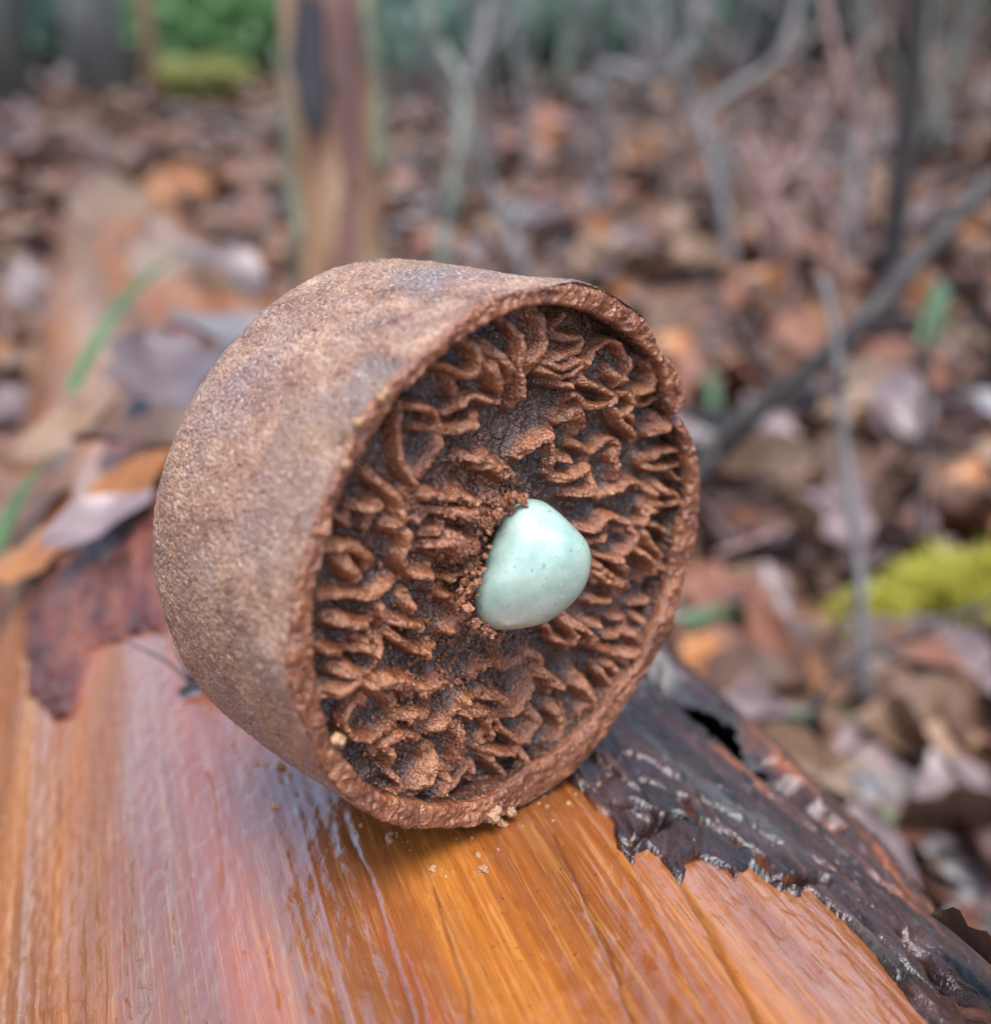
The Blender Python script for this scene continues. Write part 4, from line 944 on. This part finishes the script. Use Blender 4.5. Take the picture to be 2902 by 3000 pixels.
# ------------------------------------------------------------------ the dead trunk behind the cup
TD = .78
def vtrunk(cx_px, dist, width_px):
    d = ray(cx_px * S, 190 * S); d = d / d[1]; x, y = d[0] * dist, dist
    return x, y, width_px / 1965 * dist * .5 * 1.0
tx, ty, tr = vtrunk(638, TD, 160); tz = float(ground_z(tx, ty)) - .03
dead = empty('dead_trunk', (tx, ty, tz)); tag(dead, 'slim dead trunk with peeling bark standing behind the cup', 'tree')
nz, na = 90, 48
def trunk_grid(r0, a0, a1, z0, z1, na, nz, edge=0.0, seed=1, closed=False):
    az = np.linspace(a0, a1, na + (0 if not closed else 1))[:na if closed else None]; zz = np.linspace(z0, z1, nz)
    Aa, Zz = np.meshgrid(az, zz, indexing='ij')
    rad_ = r0 * (1 + .10 * np.exp(-Zz / .08) - .06 * Zz) + .0022 * fbm(Aa * 3, Zz * 9, None, 3, seed) + .0012 * fbm(Aa * 9, Zz * 14, None, 3, seed + 3)
    if edge:
        t = (Aa - a0) / (a1 - a0); e_ = edge * (1 + .5 * noise(Zz * 14, Aa * 0, None, seed)); rad_ = np.where((t < .001) | (t > .999), r0 * .9, rad_ + .004)
        sh = .16 * fbm(Zz * 22, Aa * 0 + seed, None, 3, seed + 8); Aa = Aa + sh * np.abs(2 * t - 1)
    V = np.stack([rad_ * np.sin(Aa), -rad_ * np.cos(Aa), Zz], -1).reshape(-1, 3)
    return V, gridfaces(len(az), nz, closed)
H = 1.5
V, F = trunk_grid(tr, 0, 2 * np.pi, 0, H, 48, 160, 0, 12, True); V[:, 2] += np.where(V[:, 2] > H - .02, .06 * noise(V[:, 0] * 60, V[:, 1] * 60, None, 3), 0)
obj_from('wood', V, F, M['tan_wood'], dead)
top = [i * 160 + 159 for i in range(48)]; obj_from('snapped_top', np.vstack([V[top], V[top].mean(0) - [0, 0, .03]]), [(i, (i + 1) % 48, 48) for i in range(48)], M['tan_wood'], dead)
# angles: 0 faces the camera, negative is left
for k, (a0, a1, z0, z1, mt, lab) in enumerate(((-1.75, -1.05, .0, .30, 'strip_green', 'pale green lichened strip low on the left edge'), (-1.7, -1.12, .31, H * .9, 'strip_green', 'pale green lichened strip on the left edge'),
        (-.10, .50, .0, .20, 'strip_red', 'red-brown bark patch low on the trunk'), (.05, .75, .21, .40, 'strip_red', 'purple-brown bark patch'), (-.25, .62, .42, 1.2, 'strip_red', 'long purple-brown bark strip'),
        (-.55, .10, .245, .33, 'strip_dark', 'tip of the blue-black bark wedge'), (-.62, .02, .335, .8, 'strip_dark', 'blue-black bark wedge'), (.85, 1.6, .0, .16, 'strip_green', 'greenish bark scrap at the right edge'),
        (.95, 1.7, .22, .5, 'strip_green', 'greenish bark strip at the right edge'), (-.62, -.30, .02, .14, 'strip_dark', 'dark bark scrap near the foot'))):
    V, F = trunk_grid(tr + (.0035 if mt == 'strip_dark' else .0), a0, a1, z0, z1, 20, 90, .1, 5 + k)
    tt_ = (V[:, 2] - z0) / (z1 - z0); am = .5 * (a0 + a1); ang_ = np.arctan2(V[:, 0], -V[:, 1]); rr_ = np.hypot(V[:, 0], V[:, 1])
    sq_ = np.clip(4 * tt_ * (1 - tt_), 0, 1) ** .35; ang_ = am + (ang_ - am) * (.15 + .85 * sq_); V[:, 0], V[:, 1] = rr_ * np.sin(ang_), -rr_ * np.cos(ang_)
    obj_from('bark_strip', V, F, M[mt], dead)['label'] = lab
# dark sapling at the upper right
sx0, sy0, sr0 = vtrunk(1745, .95, 46)
P = [np.array([sx0 + .004, sy0, float(ground_z(sx0, sy0)) - .03])] + [np.array([sx0 + a, sy0, z]) for a, z in ((0, .18), (-.004, .30), (-.010, .45), (-.014, .9), (-.03, 1.6), (-.02, 2.4))]
sap = empty('sapling', tuple(P[0])); tag(sap, 'thin dark sapling standing at the upper right', 'tree')
Pp = smooth_path(P, 5); V, F = tube(rel(Pp, sap), [sr0 * (1.15 - .8 * i / len(Pp)) for i in range(len(Pp))], 10, .06, 3); obj_from('trunk', V, F, M['twig_dark'], sap)
for k in range(8):
    z0 = 1.2 + .15 * k; a = k * 2.4; b = np.array([sx0 - .02, sy0, z0])
    V, F = tube(rel(smooth_path([b, b + np.array([math.cos(a) * .12, math.sin(a) * .12, .08]), b + np.array([math.cos(a) * .25, math.sin(a) * .25, .22])], 3), sap), [.006 * (1 - i / 8) + .001 for i in range(7)], 6); obj_from('limb', V, F, M['twig_dark'], sap)

# ------------------------------------------------------------------ the wood behind: trees, shrubs
def leaf_cloud(r, n, c, rad, size, flat=1.0):
    d = r.normal(size=(n, 3)); d /= np.linalg.norm(d, axis=1)[:, None]
    p = c + d * (r.random(n) ** .45)[:, None] * np.array([rad, rad, rad * flat])
    a = r.normal(size=(n, 3)); a /= np.linalg.norm(a, axis=1)[:, None]; b = np.cross(a, r.normal(size=(n, 3))); b /= np.linalg.norm(b, axis=1)[:, None]
    s = size * r.uniform(.6, 1.3, n)[:, None]
    V = np.stack([p - a * s, p + b * s * .5, p + a * s, p - b * s * .5], 1).reshape(-1, 3)
    return V, np.arange(4 * n).reshape(n, 4)
def tree(fx, dist, width_px, mat, leafmat, label, seed, height=7.0, clumps=9, lean=0.0, dens=110, low=.38):
    x, y, r0 = vtrunk(fx, dist, width_px); z0 = float(ground_z(x, y)) - .05; r = np.random.default_rng(seed)
    t = empty('tree', (x, y, z0)); tag(t, label, 'tree')
    pts = [np.array([lean * k * k * .02 + .03 * r.normal(), .03 * r.normal(), k / 8 * height]) for k in range(9)]; pts[0] = np.zeros(3); pts[1][:2] *= .2
    Pp = smooth_path(pts, 3); V, F = tube(Pp, [max(r0 * (1 - .85 * i / len(Pp)), .006) for i in range(len(Pp))], 12, .06, seed); obj_from('trunk', V, F, M[mat], t)
    CV, CF, off = [], [], 0
    for k in range(clumps):
        zz = height * (low + (.98 - low) * k / clumps); a = r.uniform(0, 6.28); ln = height * .22 * (1.1 - .6 * k / clumps) + .2
        b = Pp[min(int(zz / height * len(Pp)), len(Pp) - 1)]; e = b + np.array([math.cos(a) * ln, math.sin(a) * ln, ln * .35])
        V, F = tube(smooth_path([b, (b + e) / 2 + np.array([0, 0, .05]), e], 3), [r0 * .28 * (1 - i / 8) + .004 for i in range(7)], 6); obj_from('limb', V, F, M[mat], t)
        for cpos in ((b + 2 * e) / 3, e):
            V, F = leaf_cloud(r, dens, cpos, ln * .33, .05 + .004 * dist, .6); CV.append(V); CF.append(F + off); off += len(V)
    o = obj_from('crown', np.vstack(CV), np.vstack(CF), M[leafmat], t, smooth=False)
    return t
tree(196, 5.5, 100, 'trunk_grey', 'leaves_dark', 'thick grey trunk at the upper left', 31, 15, low=.7)
tree(28, 4.6, 80, 'trunk_dark', 'leaves_dark', 'dark trunk at the upper left border', 32, 14, low=.7)
tree(268, 6.5, 32, 'trunk_grey', 'leaves_green', 'thin pale trunk right of the thick grey trunk', 33, 14, low=.72)
tree(294, 4.2, 22, 'trunk_red', 'leaves_yellow', 'slender reddish-brown stem before the green foliage', 34, 9, 6, low=.75)
tree(505, 8.0, 60, 'trunk_grey', 'leaves_green', 'grey trunk just left of the dead trunk', 35, 16, low=.7)
tree(770, 7.5, 70, 'trunk_grey', 'leaves_dark', 'blurred grey trunk right of the dead trunk', 36, 9)
tree(1180, 8.5, 70, 'trunk_dark', 'leaves_dark', 'dark trunk far up the slope at the top', 37, 9)
tree(1480, 9.5, 60, 'trunk_grey', 'leaves_dark', 'grey trunk far up the slope behind the crooked twig', 38, 9)
tree(1850, 6.5, 50, 'trunk_grey', 'leaves_dark', 'grey trunk at the upper right border', 39, 8)
def shrub(fx, dist, rad, hgt, mat, label, seed, n=2600, size=.035):
    d = ray(fx * S, 190 * S); d = d / d[1]; x, y = d[0] * dist, dist; z0 = float(ground_z(x, y)); r = np.random.default_rng(seed)
    s = empty('shrub', (x, y, z0)); tag(s, label, 'shrub'); CV, CF, off = [], [], 0
    for k in range(9):
        a = r.uniform(0, 6.28); e = np.array([math.cos(a) * rad * .6 * r.random(), math.sin(a) * rad * .6 * r.random(), hgt * r.uniform(.3, .85)])
        V, F = tube(smooth_path([np.array([0, 0, -.03]), e * .5 + [0, 0, .05], e], 3), [.012 * (1 - i / 8) + .002 for i in range(7)], 6); obj_from('stem', V, F, M['twig_dark'], s)
        V, F = leaf_cloud(r, n // 9, e, rad * .5, size, hgt / rad * .5); CV.append(V); CF.append(F + off); off += len(V)
    obj_from('foliage', np.vstack(CV), np.vstack(CF), M[mat], s, smooth=False)
shrub(430, 6.5, .75, 1.1, 'leaves_green', 'bright green shrub left of the dead trunk', 51, 4200, .05)
shrub(345, 8.5, 1.0, 1.6, 'leaves_green', 'green shrub behind the slender reddish stem', 52, 3600, .06)
shrub(380, 4.6, .26, .20, 'leaves_yellow', 'low yellow-green shrub at the foot of the green shrub', 53, 1800, .03)
shrub(100, 9.5, .9, .8, 'leaves_dark', 'dark evergreen shrub between the two left trunks', 54, 3000, .06)
shrub(-60, 7.0, 1.0, 1.6, 'leaves_dark', 'dark evergreen shrub at the left border', 55, 3600, .06)
shrub(800, 9.0, 1.2, 1.5, 'leaves_dark', 'blue-green shrub right of the dead trunk', 56, 3600, .06)
shrub(1050, 6.5, .8, .7, 'leaves_dark', 'dusky shrub on the slope at the top centre', 57, 2400, .05)
shrub(1620, 5.0, .8, .8, 'leaves_dark', 'dusky shrub behind the sapling', 58, 2400, .05)
shrub(1880, 4.2, .6, .7, 'leaves_dark', 'blue-green shrub at the upper right border', 59, 2400, .045)
shrub(1350, 8.0, 1.2, 1.2, 'leaves_green', 'green shrub high on the slope', 60, 3000, .06)

def bare_shrub(fx, dist, hgt, n, mat, label, seed, spread=.5, r0=.006):
    d = ray(fx * S, 190 * S); d = d / d[1]; x, y = d[0] * dist, dist; z0 = float(ground_z(x, y)) - .02; r = random.Random(seed)
    s_ = empty('bare_shrub', (x, y, z0)); tag(s_, label, 'shrub')
    for k in range(n):
        bx, by = r.uniform(-spread, spread) * .6, r.uniform(-spread, spread) * .4; zb = float(ground_z(x + bx, y + by)) - .02 - z0
        lx = r.uniform(-.5, .5) * hgt; hh_ = hgt * r.uniform(.5, 1.1); ly = r.uniform(-.3, .3) * hgt
        P = smooth_path([np.array([bx, by, zb]), np.array([bx + lx * .3 + r.uniform(-.04, .04), by + ly * .3, zb + hh_ * .35]), np.array([bx + lx * .6 + r.uniform(-.06, .06), by + ly * .6, zb + hh_ * .7]), np.array([bx + lx, by + ly, zb + hh_])], 3)
        ra = r0 * r.uniform(.6, 1.3); V, F = tube(P, [ra * (1 - .75 * i / len(P)) for i in range(len(P))], 6, .12, k)
        V = [tuple(v) for v in V]
        for q_ in range(3):
            b = P[r.randrange(3, len(P) - 1)]; e = b + np.array([r.uniform(-.3, .3), r.uniform(-.2, .2), r.uniform(.05, .35)]) * hgt * .6
            V2, F2 = tube(smooth_path([b, (b + e) / 2 + np.array([r.uniform(-.03, .03), 0, .02]), e], 2), [ra * .45 * (1 - .17 * i) for i in range(5)], 5, .1, q_)
            F += [tuple(i2 + len(V) for i2 in f2) for f2 in F2]; V += [tuple(v) for v in V2]
        obj_from('stem', V, F, M[mat], s_)
bare_shrub(1050, 2.2, .8, 10, 'twig_pale', 'tangle of pale bare stems behind the forked twig', 71, .35)
bare_shrub(1300, 2.8, 1.0, 12, 'twig_dark', 'dark bare stems above the long curled leaf', 72, .45)
bare_shrub(1480, 1.7, .6, 11, 'twig_pale', 'grey bare stems left of the dark sapling', 73, .25, .005)
bare_shrub(1640, 2.0, .8, 12, 'twig_pink', 'reddish bare stems beside the dark sapling', 74, .3)
bare_shrub(1850, 1.8, .7, 12, 'twig_green', 'grey-green bare stems right of the dark sapling', 75, .25, .005)
bare_shrub(1740, 3.4, 1.2, 14, 'twig_dark', 'dark bare thicket far behind the sapling', 76, .6)
bare_shrub(900, 3.4, 1.1, 12, 'twig_green', 'grey-green thicket right of the dead trunk', 77, .5)
shrub(1150, 4.6, .9, .75, 'leaves_dark', 'blue-green shrub on the crest behind the tangle', 61, 2600, .045)
shrub(1450, 4.8, .9, .85, 'leaves_dark', 'blue-green shrub on the crest behind the crooked twig', 62, 2600, .045)
shrub(1750, 5.4, 1.0, 1.0, 'leaves_dark', 'blue-green shrub on the crest behind the thicket', 63, 2600, .045)
shrub(920, 5.0, .8, .7, 'leaves_dark', 'blue-green shrub beyond the grey-green thicket', 64, 2600, .045)

# unseen evergreens added on both sides to darken the horizon and its reflections
for k_, (az, dist, hgt, lab) in enumerate(((-78, 4.2, 3.6, 'unseen evergreen added as light blocker left of the view, nearest the log'), (-95, 3.8, 3.8, 'unseen evergreen added as light blocker left of the view, second from the log'), (-112, 3.8, 4.0, 'unseen evergreen added as light blocker left of the view, third from the log'),
        (52, 4.4, 4.2, 'unseen evergreen added as light blocker right of the view, highest on the slope'), (72, 4.0, 4.2, 'unseen evergreen added as light blocker right of the view, middle of the slope'), (95, 4.0, 4.2, 'unseen evergreen added as light blocker right of the view, lowest on the slope'))):
    a = math.radians(az); x, y = math.sin(a) * dist, math.cos(a) * dist; z0 = float(ground_z(x, y)) - .03; r = np.random.default_rng(300 + k_)
    t = empty('evergreen', (x, y, z0)); tag(t, lab, 'tree')
    V, F = tube([(0, 0, 0), (.01, 0, hgt * .5), (0, 0, hgt)], [.05, .035, .006], 8); obj_from('trunk', V, F, M['trunk_dark'], t)
    CV, CF, off = [], [], 0
    for q_ in range(16):
        zz = hgt * (.06 + .92 * q_ / 16); V, F = leaf_cloud(r, 130, np.array([0, 0, zz]), .25 + .85 * (1 - q_ / 16), .10, .35); CV.append(V); CF.append(F + off); off += len(V)
    obj_from('crown', np.vstack(CV), np.vstack(CF), M['leaves_dark'], t, smooth=False)
